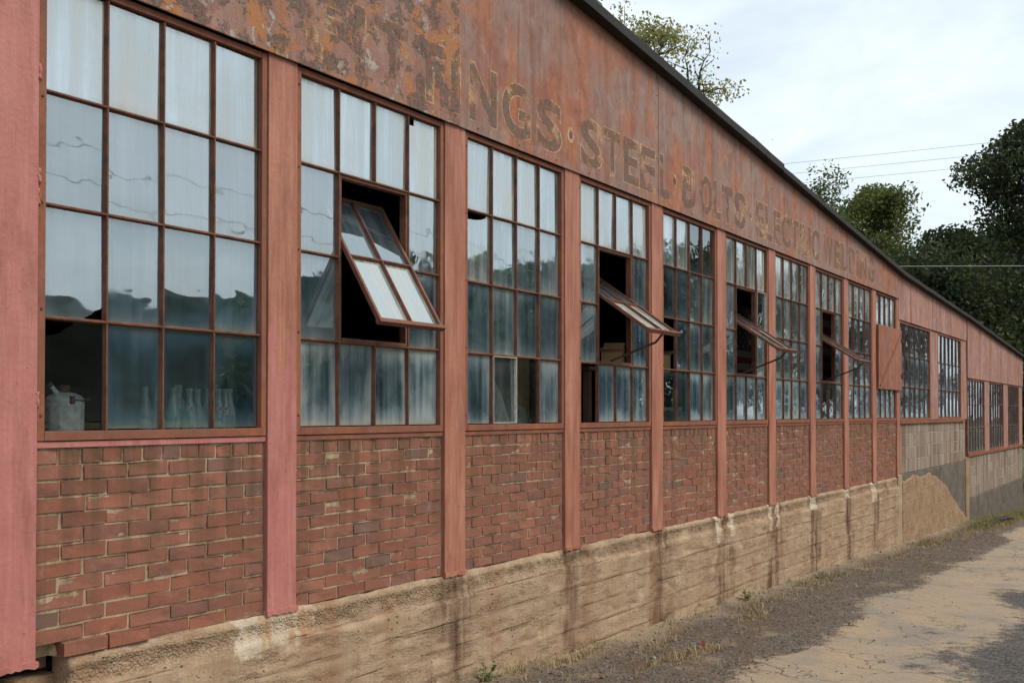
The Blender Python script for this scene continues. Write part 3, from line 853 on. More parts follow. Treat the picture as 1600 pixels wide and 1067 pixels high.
# ---- board-marked foundation, displaced
def foundation(name, x0, x1, top, prof, mat, step=0.03, seed=0, amp=1.0):
    xs = np.arange(x0, x1+1e-6, step)
    bot = -2.9
    hs = np.concatenate([np.arange(0, 0.9, 0.014), np.arange(0.9, top-bot, 0.06)])
    X, T = np.meshgrid(xs, hs)
    Z = top-T
    Y = -prof(X, T)
    n1 = fbm(X*2.2, T*7, seed, 5); n2 = fbm(X*16, T*16, seed+5, 4)
    Y = Y-amp*((n1-0.5)*0.006+(n2-0.5)*0.007)
    # ragged top edge
    Z[0, :] += (fbm(xs*7, xs*0, seed+9, 4)-0.6)*0.02*amp
    V = np.stack([X, Y, Z+EYE], -1).reshape(-1, 3)
    nx, nh = len(xs), len(hs)
    i = (np.arange(nh-1)[:, None]*nx+np.arange(nx-1)[None, :]).ravel()
    F = np.stack([i, i+nx, i+nx+1, i+1], 1)
    # back side along the top and the two ends
    vb = len(V); tb = V[:nx].copy(); tb[:, 1] = 0.10
    V = np.concatenate([V, tb]); j = np.arange(nx-1)
    F = np.concatenate([F, np.stack([j, j+1, vb+j+1, vb+j], 1)])
    for e in (0, nx-1):
        col = V[np.arange(nh)*nx+e].copy(); col[:, 1] = 0.10
        b0 = len(V); V = np.concatenate([V, col]); q = np.arange(nh-1)
        f = np.stack([q*nx+e, b0+q, b0+q+1, (q+1)*nx+e], 1)
        if e: f = f[:, ::-1]
        F = np.concatenate([F, f])
    me = np_mesh(name, V, F, True)
    return obj(name, me, mat, B, Rel.off)
def prof_main(X, T):
    y = 0.012+0.030*sstep(0.0, 0.05, T)
    ledge = 0.125+(fbm(X*1.5, X*0+2, 71, 4)-0.5)*0.08
    band = sstep(0.02, 0.06, T)*(1-sstep(ledge-0.012, ledge+0.012, T))
    rough = fbm(X*22, T*22, 81, 4)
    y = y-band*(0.5+fbm(X*1.2, T, 66, 3))*0.020*1.0+band*(rough-0.5)*0.036
    y = y-0.012*sstep(ledge+0.0, ledge-0.03, T)*0
    for i, t in enumerate((0.27, 0.415, 0.56, 0.70)):
        tt = t+(fbm(X*0.8, X*0+i, 90+i, 3)-0.5)*0.035
        y = y+0.006*np.exp(-((T-tt)/0.010)**2)*(vnoise(X*3, X*0+i*5.0, 7) > 0.35)
        y = y-0.007*np.exp(-((T-tt-0.018)/0.012)**2)*np.clip(fbm(X*3.3, X*0+i, 50+i, 4)*2.4-0.8, 0, 1)
        y = y+0.004*i*0
    pit = np.clip(fbm(X*7, T*13, 33, 4)*3-1.85, 0, 1)
    return y-pit*0.018
foundation('foundation_wall', 2.26, 15.62, BRB-0.001, prof_main, M['concrete'], 0.022, 3)
# rubble pocket below the corner post
mb = MB(); mb.box(1.2, 2.262, 0.075, 0.4, -2.6+EYE, BRB+EYE-0.075); part(mb, 'rubble_backing', M['parge'])
# pilasters
def pilaster(x0, x1, top, mat, y=-0.085):
    return foundation('pilaster', x0, x1, top, lambda X, T: 0.035+0*X, mat, 0.03, int(x0*10), 0.35)
pilaster(15.60, 15.86, -0.93, M['pale_patch'])
pilaster(21.05, 21.40, -0.87, M['parge'])
foundation('tarred_base', 15.86, 21.05, -0.93, lambda X, T: 0.02+0*X, M['tar'], 0.05, 13, 0.6)
foundation('tarred_base', 21.40, END, -1.69, lambda X, T: 0.02+0*X, M['tar'], 0.05, 14, 0.6)
# bulge of orange render over the tarred base: top follows a broken slanting line
def prof_parge(X, T):
    top = np.interp(X, [15.86, 16.3, 17.2, 18.3, 18.9, 19.5, 20.3, 21.05], [.09, .06, .085, .10, .30, .50, .80, 1.05])+(fbm(X*2.2, X*0, 4, 5, 0.6)-.5)*.16
    on = sstep(-0.008, 0.008, T-top)
    return 0.042*on+0.03*(fbm(X*3, T*3, 12, 4)-0.5)*on-0.06*(1-on)
foundation('render_coat', 15.862, 21.048, -0.94, prof_parge, M['parge'], 0.03, 15, 0.8)

# ---- block walls with each block built
blk_me = []
for i in range(4):
    r = random.Random(40+i); bm = bmesh.new(); bmesh.ops.create_cube(bm, size=1.0)
    bmesh.ops.bevel(bm, geom=list(bm.edges), offset=0.015, segments=1, affect='EDGES')
    for v in bm.verts: v.co += Vector((r.gauss(0, .003), r.gauss(0, .004), r.gauss(0, .005)))
    me = bpy.data.meshes.new('concrete_block'); bm.to_mesh(me); bm.free(); me.materials.append(M['block']); blk_me.append(me)
def block_wall(x0, x1, top, bot, rows):
    mb = MB(); mb.box(x0, x1, 0.006, 0.15, bot+EYE, top+EYE)
    w = part(mb, 'block_wall', M['block_mortar'])
    ch = (top-bot)/rows
    for r in range(rows):
        z = top-(r+.5)*ch+EYE
        x = x0-(0.2 if r % 2 else 0.0)
        while x < x1-0.03:
            p, q = max(x, x0), min(x+0.4, x1); x += 0.4
            if q-p < 0.05: continue
            o = obj('concrete_block', blk_me[rnd.randrange(4)], None, w, ((p+q)/2, 0.05-0.002+rnd.gauss(0, .0015), z))
            o.scale = (q-p-0.010, 0.1, ch-0.011)
block_wall(15.80, 21.15, -0.115, -0.925, 4)
block_wall(21.30, END-0.02, -0.86, -1.685, 4)

# ---- far windows
def dirt_far(r, c):
    return ((0.10, 0.42, 0.40)[r]+rnd.uniform(-.06, .14), 0.8)
for (a, b) in ((15.86, 17.95), (18.64, 20.68)):
    window(a, b, H0-0.004, 1.378, 6, 3, dirt_far, jl=0.045, jr=0.045, jt=0.04, jb=0.04)
def dirt_far2(r, c): return ((0.12, 0.14, 0.30)[r]+rnd.uniform(-.05, .2), 0.8)
for (a, b) in ((21.42, 23.33), (23.98, 25.95), (26.69, 28.47)):
    window(a, b, -0.775, 0.66, 6, 3, dirt_far2, jl=0.04, jr=0.04, jt=0.04, jb=0.04)
for (a, b, z0, z1, m) in ((17.997, 18.593, SILL, 1.42, 'post'), (20.727, 21.30, -0.115, 1.42, 'post'), (23.372, 23.938, -0.815, 0.70, 'post'), (25.992, 26.648, -0.815, 0.70, 'post'), (28.512, END, -0.815, 0.72, 'post')):
    mb = MB(); mb.box(a, b, -0.012, 0.1, z0+EYE, z1+EYE); part(mb, 'steel_post', M['siding'], bevel=0.004)
for (a, b, z) in ((15.80, 21.0, -0.115), (21.34, END, -0.815)):
    mb = MB(); mb.box(a, b, -0.035, 0.05, z-0.045+EYE, z+EYE-0.0); part(mb, 'sill_strip', M['frame'])

# ---- fascia sheets
def sheet(x0, x1, bot, mat, name, y=-0.036, n=8, th=0.012):
    pts = [(x0, bot+EYE), (x1, bot+EYE)]+[(x1+(x0-x1)*i/n, roof_h(x1+(x0-x1)*i/n)+EYE+0.01) for i in range(n+1)]
    mb = MB(); mb.prism(pts, y, y+th)
    return part(mb, name, mat, bevel=0.0015)
seams = [-6.0, 1.25, 4.745, 7.476, 10.216, 12.956, 15.69]
fas = []
for i in range(len(seams)-1):
    y = -0.036-(0.004 if i % 2 else 0)
    fas.append((seams[i], seams[i+1], y, sheet(seams[i]-0.006, seams[i+1]+0.006, HEAD+0.004, M['fascia_peel'] if i == 1 else M['fascia'], 'fascia_sheet', y)))
x = 15.70
i = 0
while x < 21.2:
    x1 = min(x+0.79, 21.29); sheet(x, x1-0.006, 1.42, M['siding'], 'siding_sheet', -0.030-(0.005 if i % 2 else 0), 2); x += 0.79; i += 1
x = 21.29
while x < END-0.05:
    x1 = min(x+0.70, END); sheet(x, x1-0.006, 0.70, M['siding'], 'siding_sheet', -0.031-(0.005 if i % 2 else 0), 2); x += 0.70; i += 1
# rivets along the lower edges and seams
def rivet_row(fp, pts):
    for (x, z) in pts:
        if 'rv' not in MM:
            mb = MB(); mb.lathe([(0.0065, 0.0), (0.0055, 0.003), (0.003, 0.0048), (0.0001, 0.0052)], 8); MM['rv'] = mb.mesh('rivet', True); MM['rv'].materials.append(M['frame'])
        o = obj('rivet', MM['rv'], None, fp[3], (x, fp[2], z+EYE)); o.rotation_euler.x = R(90)
for fp in fas[1:4]:
    rivet_row(fp, [(fp[1]-0.03, HEAD+0.12+0.26*j) for j in range(5)]+[(fp[0]+0.2+j*0.46, HEAD+0.035) for j in range(6)])

# ---- lettering: faded outline and fill, worn through
def letter_mats(wear):
    out = []
    for name, ca, cb, lo, hi in (('letter_outline', (0.58, 0.39, 0.24), (0.40, 0.21, 0.11), 0.42, 0.50), ('letter_fill', (0.125, 0.110, 0.108), (0.25, 0.115, 0.065), 0.425, 0.50)):
        g = G(name); p = g.pos()
        n = g.noise(g.vm(p, (1, 1, 0.7)), 13, 7, 0.68, 0.5)
        n2 = g.noise(g.vm(p, (5+7*(name == 'letter_fill'), 2, 3), 'ADD'), 4.2, 4, 0.6)
        m = g.ma('MULTIPLY', g.mr(g.ma('ADD', g.ma('MULTIPLY', n, 0.5), g.ma('MULTIPLY', n2, 0.5)), lo+wear, hi+wear+0.02), 0.88)
        c = g.mix(g.mr(g.noise(p, 40, 4), 0.35, 0.65), ca, cb)
        nm = g.bump(g.noise(p, 60, 5, 0.7), 0.7, 0.006)
        sh = g.bsdf(c, 0.75, nm, 0.3)
        tr = g.n('ShaderNodeBsdfTransparent')
        out.append(g.done(g.shmix(m, tr.outputs[0], sh)))
    return out
LM = letter_mats(0.0); LMW = letter_mats(0.036)
def glyph(ch, bold):
    cu = bpy.data.curves.new('glyph', 'FONT'); cu.body = ch; cu.size = 1.0; cu.offset = bold; cu.resolution_u = 5
    ob = bpy.data.objects.new('glyph', cu); COL.objects.link(ob)
    dg = bpy.context.evaluated_depsgraph_get()
    me = bpy.data.meshes.new_from_object(ob.evaluated_get(dg))
    bpy.data.objects.remove(ob); bpy.data.curves.remove(cu)
    v = np.array([q.co[:2] for q in me.vertices]); f = [tuple(p.vertices) for p in me.polygons]
    bpy.data.meshes.remove(me)
    return v, f
def letter(ch, x0, x1, z0=1.80, z1=2.15):
    cx = (x0+x1)/2
    fp = [f for f in fas if f[0] <= cx < f[1]][0]
    mb = MB()
    if ch == '.':
        z = (z0+z1)/2
        for mi, rr, yy in ((0, 0.048, 0.0012), (1, 0.024, 0.0022)):
            pts = [(cx+rr*math.cos(2*math.pi*i/20), z+EYE+1.25*rr*math.sin(2*math.pi*i/20)) for i in range(20)]
            mb.prism(pts, fp[2]-yy, fp[2]-yy+0.0008, mi)
    else:
        ref, _ = glyph(ch, 0.03)
        lo, hi = ref.min(0), ref.max(0)
        sc_ = np.array([(x1-x0)/(hi[0]-lo[0]), (z1-z0)/(hi[1]-lo[1])])
        for mi, bold, yy in ((0, 0.050, 0.0012), (1, 0.030, 0.0024)):
            v, f = glyph(ch, bold)
            w = (v-lo)*sc_+np.array([x0, z0+EYE])
            n = len(w)
            mb.add([(p[0], fp[2]-yy, p[1]) for p in w], f, mi)
    me = mb.mesh('letter')
    return obj('letter', me, LMW if cx < 4.74 else LM, fp[3], (0, 0, 0))
TXT = [('F', 3.50, 3.76), ('I', 3.84, 3.92), ('T', 4.0, 4.27), ('T', 4.33, 4.60), ('I', 4.67, 4.755), ('N', 4.855, 5.145), ('G', 5.206, 5.536), ('S', 5.617, 5.929), ('.', 6.03, 6.09),
       ('S', 6.20, 6.51), ('T', 6.55, 6.80), ('E', 6.854, 7.108), ('E', 7.135, 7.41), ('L', 7.49, 7.675), ('.', 7.745, 7.805),
       ('B', 7.93, 8.21), ('O', 8.307, 8.58), ('L', 8.624, 8.80), ('T', 8.82, 9.07), ('S', 9.12, 9.418), ('.', 9.51, 9.57)]
def run(word, x, widths, gap):
    for ch, w in zip(word, widths):
        TXT.append((ch, x, x+w)); x += w+gap
run('ELECTRIC', 9.69, (.24, .20, .24, .27, .25, .27, .10, .27), .036)
run('WELDING', 11.95, (.38, .27, .24, .30, .11, .33, .34), .057)
for t in TXT: letter(*t)

# ---- roof, hidden walls, floor
def roof_piece(xs, th, y0, name, lift=0.0):
    xs = sorted(set(list(xs)+list(np.arange(xs[0]+0.3, xs[-1]-0.2, 0.55))))
    up = [rnd.uniform(-0.007, 0.007) for _ in xs]
    pts = [(x, roof_h(x)+EYE+lift+u*0.5) for x, u in zip(xs, up)]+[(x, roof_h(x)+EYE+lift+th+u) for x, u in zip(reversed(xs), reversed(up))]
    mb = MB(); mb.prism(pts, y0, 12.0)
    return part(mb, name, M['roof'], bevel=0.004)
wob = [0, .004, -.003, .005, 0]
roof_piece([-6.3, 0, 3, 6, 8, 9.4, 10.32], 0.078, -0.125, 'roof', 0.002)
roof_piece([10.321, 11.5, 13, 14.5, 15.82, 17, 18.6, 20, 21.4, 23, 25, 27, END+0.10], 0.060, -0.115, 'roof', 0.0)
mb = MB()
mb.box(-6.0, 1.92, -0.02, 0.10, -2.5+EYE, HEAD+EYE); part(mb, 'painted_end_wall', M['pink'])
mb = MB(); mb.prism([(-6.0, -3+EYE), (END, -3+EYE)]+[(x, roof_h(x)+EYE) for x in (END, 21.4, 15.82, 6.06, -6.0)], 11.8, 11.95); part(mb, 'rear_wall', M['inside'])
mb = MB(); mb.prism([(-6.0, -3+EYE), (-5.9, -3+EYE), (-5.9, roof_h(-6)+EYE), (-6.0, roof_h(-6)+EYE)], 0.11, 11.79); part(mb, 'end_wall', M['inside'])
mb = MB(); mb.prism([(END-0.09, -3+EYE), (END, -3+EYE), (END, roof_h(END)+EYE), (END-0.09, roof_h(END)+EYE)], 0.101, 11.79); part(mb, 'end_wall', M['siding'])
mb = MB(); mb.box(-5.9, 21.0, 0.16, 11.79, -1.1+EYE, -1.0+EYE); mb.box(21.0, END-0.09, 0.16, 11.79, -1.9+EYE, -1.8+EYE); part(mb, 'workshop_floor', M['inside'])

# ------------------------------------------------------------------ things inside the windows
def shelf(x0, x1, y0, y1, top, label):
    t = empty('wooden_shelf', ((x0+x1)/2, (y0+y1)/2, -1.0+EYE))
    tag(t, label, 'shelf')
    w, dp, hh = (x1-x0)/2, (y1-y0)/2, top+1.0
    mb = MB(); mb.box(-w, w, -dp, dp, hh-0.03, hh); mb.build('board', M['wood'], t, bevel=0.003)
    for sx in (-1, 1):
        for sy in (-1, 1):
            mb = MB(); cx, cy = sx*(w-0.05), sy*(dp-0.04); mb.box(cx-0.025, cx+0.025, cy-0.025, cy+0.025, 0, hh-0.031); mb.build('leg', M['wood'], t)
shelf(2.15, 3.26, 0.07, 0.42, -0.085, 'dark wooden shelf behind the leftmost window carrying bottles and a can')
shelf(4.93, 6.05, 0.07, 0.55, -0.085, 'dark wooden shelf behind the third window from the left')
shelf(6.55, 9.0, 0.10, 0.60, 0.355, 'dark raised wooden shelf holding cardboard boxes behind the window')

# galvanised can
galv = plain('galvanised_steel', (0.68, 0.69, 0.68), 0.6, 0.35, 30, 0.25, 0.4, 0.0)
rustc = plain('rusty_cap', (0.16, 0.085, 0.055), 0.8, 0.4, 40, 0.4)
can = empty('metal_can', (2.320, 0.125, -0.085+EYE))
tag(can, 'ribbed galvanised metal can with angled spout and rusty cap in leftmost window', 'can')
mb = MB(); n = 48; prof = [(0.0, 0.0), (0.074, 0.0), (0.077, 0.004), (0.077, 0.012)]
vs_, fs_ = [], []
rings = [(0.0001, 0.0, 0), (0.075, 0.0, 0), (0.077, 0.006, 0), (0.0765, 0.014, 0), (0.0765, 0.02, 1), (0.0765, 0.105, 1), (0.0765, 0.113, 0), (0.079, 0.118, 0), (0.0765, 0.122, 0), (0.0765, 0.138, 0), (0.079, 0.142, 0), (0.074, 0.146, 0), (0.060, 0.158, 0), (0.040, 0.167, 0), (0.022, 0.170, 0), (0.0001, 0.170, 0)]
for r_, z_, rib in rings:
    for k in range(n):
        a = 2*math.pi*k/n; rr = r_-(0.0028 if rib and k % 4 < 2 else 0)
        vs_.append((rr*math.cos(a), rr*math.sin(a), z_))
for i in range(len(rings)-1):
    for k in range(n): fs_.append((i*n+k, i*n+(k+1) % n, (i+1)*n+(k+1) % n, (i+1)*n+k))
mb.add(vs_, fs_); mb.build('body', galv, can, smooth=True)
mb = MB(); mb.lathe([(0.019, 0.168), (0.0195, 0.182), (0.023, 0.184), (0.023, 0.196), (0.021, 0.199), (0.0001, 0.199)], 20); mb.build('cap', rustc, can, smooth=True)
mb = MB(); mb.tube([(-0.040, -0.02, 0.158), (-0.062, -0.028, 0.180), (-0.083, -0.036, 0.198)], [0.013, 0.0105, 0.009], 12); sp = mb.build('spout', galv, can, smooth=True)
mb = MB(); mb.tube([(-0.080, -0.035, 0.195), (-0.089, -0.039, 0.204)], 0.0115, 12); mb.build('spout_tip', rustc, sp, smooth=True)
mb = MB(); mb.tube([(-0.012, -0.078, 0.140), (0.03, -0.083, 0.137), (0.066, -0.058, 0.140), (0.078, -0.03, 0.142)], 0.003, 8); hd = mb.build('bail_handle', rustc, can, smooth=True)
mb = MB(); mb.tube([(0.055, -0.072, 0.141), (0.082, -0.040, 0.143)], 0.0085, 10); mb.build('grip', M['wood'], hd, smooth=True)
mb = MB(); mb.box(-0.022, -0.004, -0.086, -0.074, 0.122, 0.154); mb.build('latch', rustc, can, bevel=0.002)

# bottles
def bottle_mesh(kind):
    mb = MB()
    if kind == 'soda': pr = [(0.0001, 0.004), (0.024, 0.0), (0.0285, 0.005), (0.029, 0.03), (0.0285, 0.075), (0.026, 0.095), (0.019, 0.125), (0.0135, 0.152), (0.0118, 0.178), (0.0122, 0.186), (0.0138, 0.188), (0.0138, 0.197), (0.0118, 0.199), (0.0098, 0.197), (0.0095, 0.18)]
    elif kind == 'tall': pr = [(0.0001, 0.004), (0.028, 0.0), (0.032, 0.006), (0.032, 0.12), (0.028, 0.14), (0.0175, 0.158), (0.0155, 0.17), (0.0155, 0.20), (0.0175, 0.202), (0.0175, 0.214), (0.015, 0.216), (0.013, 0.20)]
    else: pr = [(0.0001, 0.004), (0.026, 0.0), (0.0305, 0.006), (0.0305, 0.04), (0.0285, 0.062), (0.024, 0.088), (0.0165, 0.12), (0.0125, 0.15), (0.0115, 0.182), (0.0138, 0.185), (0.0138, 0.196), (0.0105, 0.198), (0.0098, 0.18)]
    mb.lathe(pr, 20)
    return mb.mesh('glass_body', True)
BM = {}
for kd in ('soda', 'tall', 'wide'):
    for mt in ('bottle', 'bottle_green'):
        me = bottle_mesh(kd); me.materials.append(M[mt]); BM[(kd, mt)] = me
mb = MB()        # curved oval print on the shoulder
vs_, fs_ = [], []
for iz in range(5):
    for k in range(9):
        a = -math.pi/2+(-0.75+1.5*k/8)*math.sqrt(max(0.15, 1-((iz-2)/2.3)**2)); rr = 0.0235-0.0022*(iz-2)*0.9
        vs_.append((rr*math.cos(a), rr*math.sin(a), 0.107+0.0062*(iz-2)))
for iz in range(4):
    for k in range(8): fs_.append((iz*9+k, iz*9+k+1, iz*9+k+10, iz*9+k+9))
mb.add(vs_, fs_); mb.m = [1 if 1 <= (i // 8) <= 2 and 2 <= (i % 8) <= 5 else 0 for i in range(len(fs_))]
lab_me = mb.mesh('printed_label', True)
lab_me.materials.append(plain('label_white', (0.70, 0.67, 0.64), 0.6, 0.1)); lab_me.materials.append(plain('label_red', (0.50, 0.06, 0.07), 0.6, 0.15))
amber = plain('old_amber_dregs', (0.16, 0.085, 0.03), 0.5, 0.2)
BOT = [(2.715, .13, 'soda', 'bottle', 0, 'first from the left with a brown residue, in the leftmost window'),
       (2.785, .14, 'soda', 'bottle', 0, 'second from the left, right beside the window bar'),
       (2.872, .15, 'soda', 'bottle_green', 0, 'third from the left, pale green, just right of the middle window bar'),
       (2.935, .24, 'soda', 'bottle_green', 0, 'half hidden behind the third and fifth bottles'),
       (2.975, .25, 'tall', 'bottle', 0, 'tallest, with a ribbed straight neck, standing in the back row'),
       (2.945, .13, 'wide', 'bottle_green', 1, 'wide based with red print, in front of the tallest bottle'),
       (3.005, .15, 'wide', 'bottle_green', 0, 'plain pale green, between the two bottles with red print'),
       (3.050, .13, 'soda', 'bottle', 1, 'clear with red and white oval print, left of the right hand bar'),
       (3.115, .14, 'soda', 'bottle', 1, 'clear with red print, partly behind the right hand bar'),
       (3.160, .15, 'soda', 'bottle', 1, 'clear with wide red print, second from the right'),
       (3.205, .17, 'soda', 'bottle', 0, 'clear and plain, rightmost of the row')]
for i, (x, y, kd, mt, lb, txt) in enumerate(BOT):
    t = empty('glass_bottle', (x-0.05, y-0.055, -0.085+EYE))
    tag(t, 'empty glass bottle, '+txt, 'bottle', 'bottles on the shelf in the leftmost window')
    obj('glass_body', BM[(kd, mt)], None, t)
    if lb:
        q = obj('printed_label', lab_me, None, t); q.rotation_euler.z = R(rnd.uniform(-35, 5))
    if i == 0:
        mb = MB(); mb.lathe([(0.0001, 0.006), (0.0265, 0.006), (0.0268, 0.05), (0.0001, 0.05)], 16); mb.build('residue', amber, t, smooth=True)

# cardboard boxes
def carton(x, y, h, w, dp, hh, rz, label, tilt=0):
    t = empty('cardboard_box', (x, y, h+EYE)); t.rotation_euler = (0, R(tilt), R(rz)); tag(t, label, 'box', 'boxes inside the windows')
    mb = MB(); k = 0.004
    mb.box(-w/2, w/2, -dp/2, dp/2, 0, k); mb.box(-w/2, w/2, -dp/2, -dp/2+k, k, hh); mb.box(-w/2, w/2, dp/2-k, dp/2, k, hh)
    mb.box(-w/2, -w/2+k, -dp/2+k, dp/2-k, k, hh); mb.box(w/2-k, w/2, -dp/2+k, dp/2-k, k, hh); mb.build('carton', M['card'], t)
    for sx in (-1, 1):
        mb = MB(); mb.add([(sx*w/2, -dp/2, hh), (sx*w/2, dp/2, hh), (sx*(w/2+w*0.32), dp/2, hh+w*0.22), (sx*(w/2+w*0.32), -dp/2, hh+w*0.22), (sx*w/2, -dp/2, hh+k), (sx*w/2, dp/2, hh+k), (sx*(w/2+w*0.32), dp/2, hh+w*0.22+k), (sx*(w/2+w*0.32), -dp/2, hh+w*0.22+k)],
            [(0, 1, 2, 3), (4, 7, 6, 5), (0, 4, 5, 1), (1, 5, 6, 2), (2, 6, 7, 3), (3, 7, 4, 0)]); mb.build('flap', M['card'], t)
carton(7.12, 0.20, 0.36, 0.17, 0.17, 0.15, 22, 'open brown cardboard box leaning out at the bottom of an open vent', -12)
carton(7.95, 0.22, 0.357, 0.19, 0.16, 0.15, -14, 'open brown cardboard box seen through a missing pane', 0)
carton(5.90, 0.38, -0.084, 0.22, 0.20, 0.58, 6, 'tall pale box behind the right panes of the third window', 0)

# papers leaning in the third window
def leaning(name, pts, y0, lean, mat, label, cat, x, h):
    t = MB(); t.prism(pts, -0.002, 0.002)
    o = t.build(name, mat, None, (x, y0, h+EYE)); o.rotation_euler.x = -R(lean)
    return tag(o, label, cat)
leaning('paper_sheet', [(-.12, 0), (.10, 0), (.07, .20), (.0, .35), (-.05, .31)], 0.12, 14, M['paper'], 'pale folded paper sheet leaning behind the white edged pane', 'paper', 5.43, -0.083)
def news_mat():
    g = G('newsprint'); o = g.oco(); x, y, z = g.xyz(o)
    lines = g.mr(g.ma('FRACT', g.ma('MULTIPLY', z, 95)), 0.45, 0.55)
    colm = g.mr(g.ma('FRACT', g.ma('MULTIPLY', x, 22)), 0.10, 0.14)
    words = g.mr(g.noise(g.vm(o, (160, 1, 95)), 1.0, 1), 0.42, 0.5)
    ink = g.ma('MULTIPLY', g.ma('MULTIPLY', lines, colm), words)
    c = g.mix(g.ma('MULTIPLY', ink, 0.55), (0.44, 0.42, 0.38), (0.10, 0.10, 0.10))
    pic = g.ma('MULTIPLY', g.ma('MULTIPLY', g.mr(x, -0.052, -0.050), g.mr(x, 0.002, 0.0)), g.ma('MULTIPLY', g.mr(z, 0.05, 0.052), g.mr(z, 0.115, 0.113)))
    c = g.mix(pic, c, g.mix(g.mr(g.noise(o, 60, 3), 0.4, 0.6), (0.05, 0.05, 0.05), (0.35, 0.34, 0.31)))
    return g.done(g.bsdf(c, 0.9, None, 0.1))
nw = leaning('newspaper', [(-.085, 0), (.085, 0), (.085, .15), (-.085, .15)], 0.11, 22, news_mat(), 'folded newspaper propped in the clear pane of the third window', 'newspaper', 5.66, -0.083)
nw.rotation_euler.y = R(9)
# clutter of papers seen through the fifth window
for i, (x, y, w, rz) in enumerate(((8.12, 0.30, .26, 8), (8.25, .27, .22, -12), (8.40, 0.33, .24, 20))):
    mb = MB()
    for j in range(3): mb.box(-w/2+rnd.uniform(-.01, .01), w/2, -0.10, 0.10+rnd.uniform(-.02, .02), 0.012*j+0.0005, 0.012*j+0.011)
    o = mb.build('paper_stack', M['paper'], None, (x, y, 0.02+EYE)); o.rotation_euler.z = R(rz)
    tag(o, ('pile of loose papers at the left of the fifth window', 'thin pile of papers in the middle of the clutter', 'pile of papers at the right of the clutter')[i], 'papers', 'papers on the low bench')
shelf(7.70, 9.00, 0.12, 0.58, 0.018, 'low bench piled with papers behind the fifth window')

# flags
def flag(x0, top, L, H, y, label):
    t = empty('flag', (x0, y, top+EYE)); tag(t, label, 'flag', 'flags hanging inside')
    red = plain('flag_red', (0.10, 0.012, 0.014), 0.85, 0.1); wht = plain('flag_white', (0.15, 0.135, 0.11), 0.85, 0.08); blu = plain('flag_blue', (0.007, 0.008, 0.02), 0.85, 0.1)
    def wv(u): return 0.012*math.sin(u*7)+0.008*math.sin(u*17+1)
    sh = H/13; cw, chh = L*0.4, sh*7
    for i in range(13):
        mb = MB(); n = 24; xs = [L*j/n for j in range(n+1)]
        xs = [x for x in xs if not (i < 7 and x < cw)]
        if i < 7: xs = [cw]+xs
        v = []; f = []
        for x in xs:
            for zz in (-i*sh, -(i+1)*sh):
                v += [(x, wv(x), zz), (x, wv(x)+0.002, zz)]
        for j in range(len(xs)-1):
            q = j*4; f += [(q, q+2, q+6, q+4), (q+1, q+5, q+7, q+3)]
        mb.add(v, f); mb.build('stripe', red if i % 2 == 0 else wht, t)
    mb = MB(); n = 10; v = []; f = []
    for j in range(n+1):
        x = cw*j/n
        for zz in (0, -chh): v += [(x, wv(x), zz), (x, wv(x)+0.002, zz)]
    for j in range(n): q = j*4; f += [(q, q+2, q+6, q+4), (q+1, q+5, q+7, q+3)]
    mb.add(v, f); cn = mb.build('canton', blu, t)
    mb = MB(); rs = sh*0.40
    pts0 = [((rs if k % 2 == 0 else rs*0.4)*math.sin(2*math.pi*k/10), (rs if k % 2 == 0 else rs*0.4)*math.cos(2*math.pi*k/10)) for k in range(10)]
    sv = [(p[0], -0.0015, p[1]) for p in pts0][::-1]
    sm = MB(); sm.add(sv, [tuple(range(10))]); sme = sm.mesh('star'); sme.materials.append(wht)
    for r_ in range(9):
        for c_ in range(6 if r_ % 2 == 0 else 5):
            x = cw*((c_+0.5)/6 if r_ % 2 == 0 else (c_+1)/6)
            obj('star', sme, None, cn, (x, wv(x), -chh*(r_+1)/10))
flag(11.08, 1.30, 1.75, 1.00, 0.85, 'dim striped flag with starred blue corner inside the sixth window vent')
flag(13.50, 1.50, 2.25, 1.36, 0.85, 'larger flag whose red and white stripes show inside the eighth window vent')

# ------------------------------------------------------------------ ground clutter
def gz(x, y): return float(ground_h(np.array([x]), np.array([y]))[0])+EYE
# loose stones
N = 14000
ico = bmesh.new(); bmesh.ops.create_icosphere(ico, subdivisions=1, radius=1.0)
iv = np.array([v.co[:] for v in ico.verts]); ifc = np.array([[v.index for v in f.verts] for f in ico.faces]); ico.free()
u = NR.rand(N); sx = 3.8+16*u**1.8; sy = -0.03-1.75*NR.rand(N)**1.1
a_, _ = ground_masks(sx, sy); keep = (a_ < 0.08) | (NR.rand(N) < 0.06); sx, sy = sx[keep], sy[keep]; N = len(sx)
size = 0.0025+0.0065*NR.rand(N)**2.2; big = NR.rand(N) < 0.012; size[big] *= 2.0
sz = ground_h(sx, sy)+EYE+size*0.25
an = NR.rand(N)*6.283
P = iv[None]*(1+0.35*(NR.rand(N, len(iv), 1)-0.5))*np.stack([size*(0.8+0.6*NR.rand(N)), size*(0.7+0.5*NR.rand(N)), size*(0.45+0.3*NR.rand(N))], -1)[:, None, :]
X = P[..., 0]*np.cos(an)[:, None]-P[..., 1]*np.sin(an)[:, None]; Y = P[..., 0]*np.sin(an)[:, None]+P[..., 1]*np.cos(an)[:, None]
P = np.stack([X+sx[:, None], Y+sy[:, None], P[..., 2]+sz[:, None]], -1)
F = (ifc[None]+(np.arange(N)*len(iv))[:, None, None]).reshape(-1, 3)
me = np_mesh('gravel', P.reshape(-1, 3), F)
at = me.attributes.new('rnd', 'FLOAT', 'POINT'); at.data.foreach_set('value', np.repeat(NR.rand(N), len(iv)).astype(np.float32))
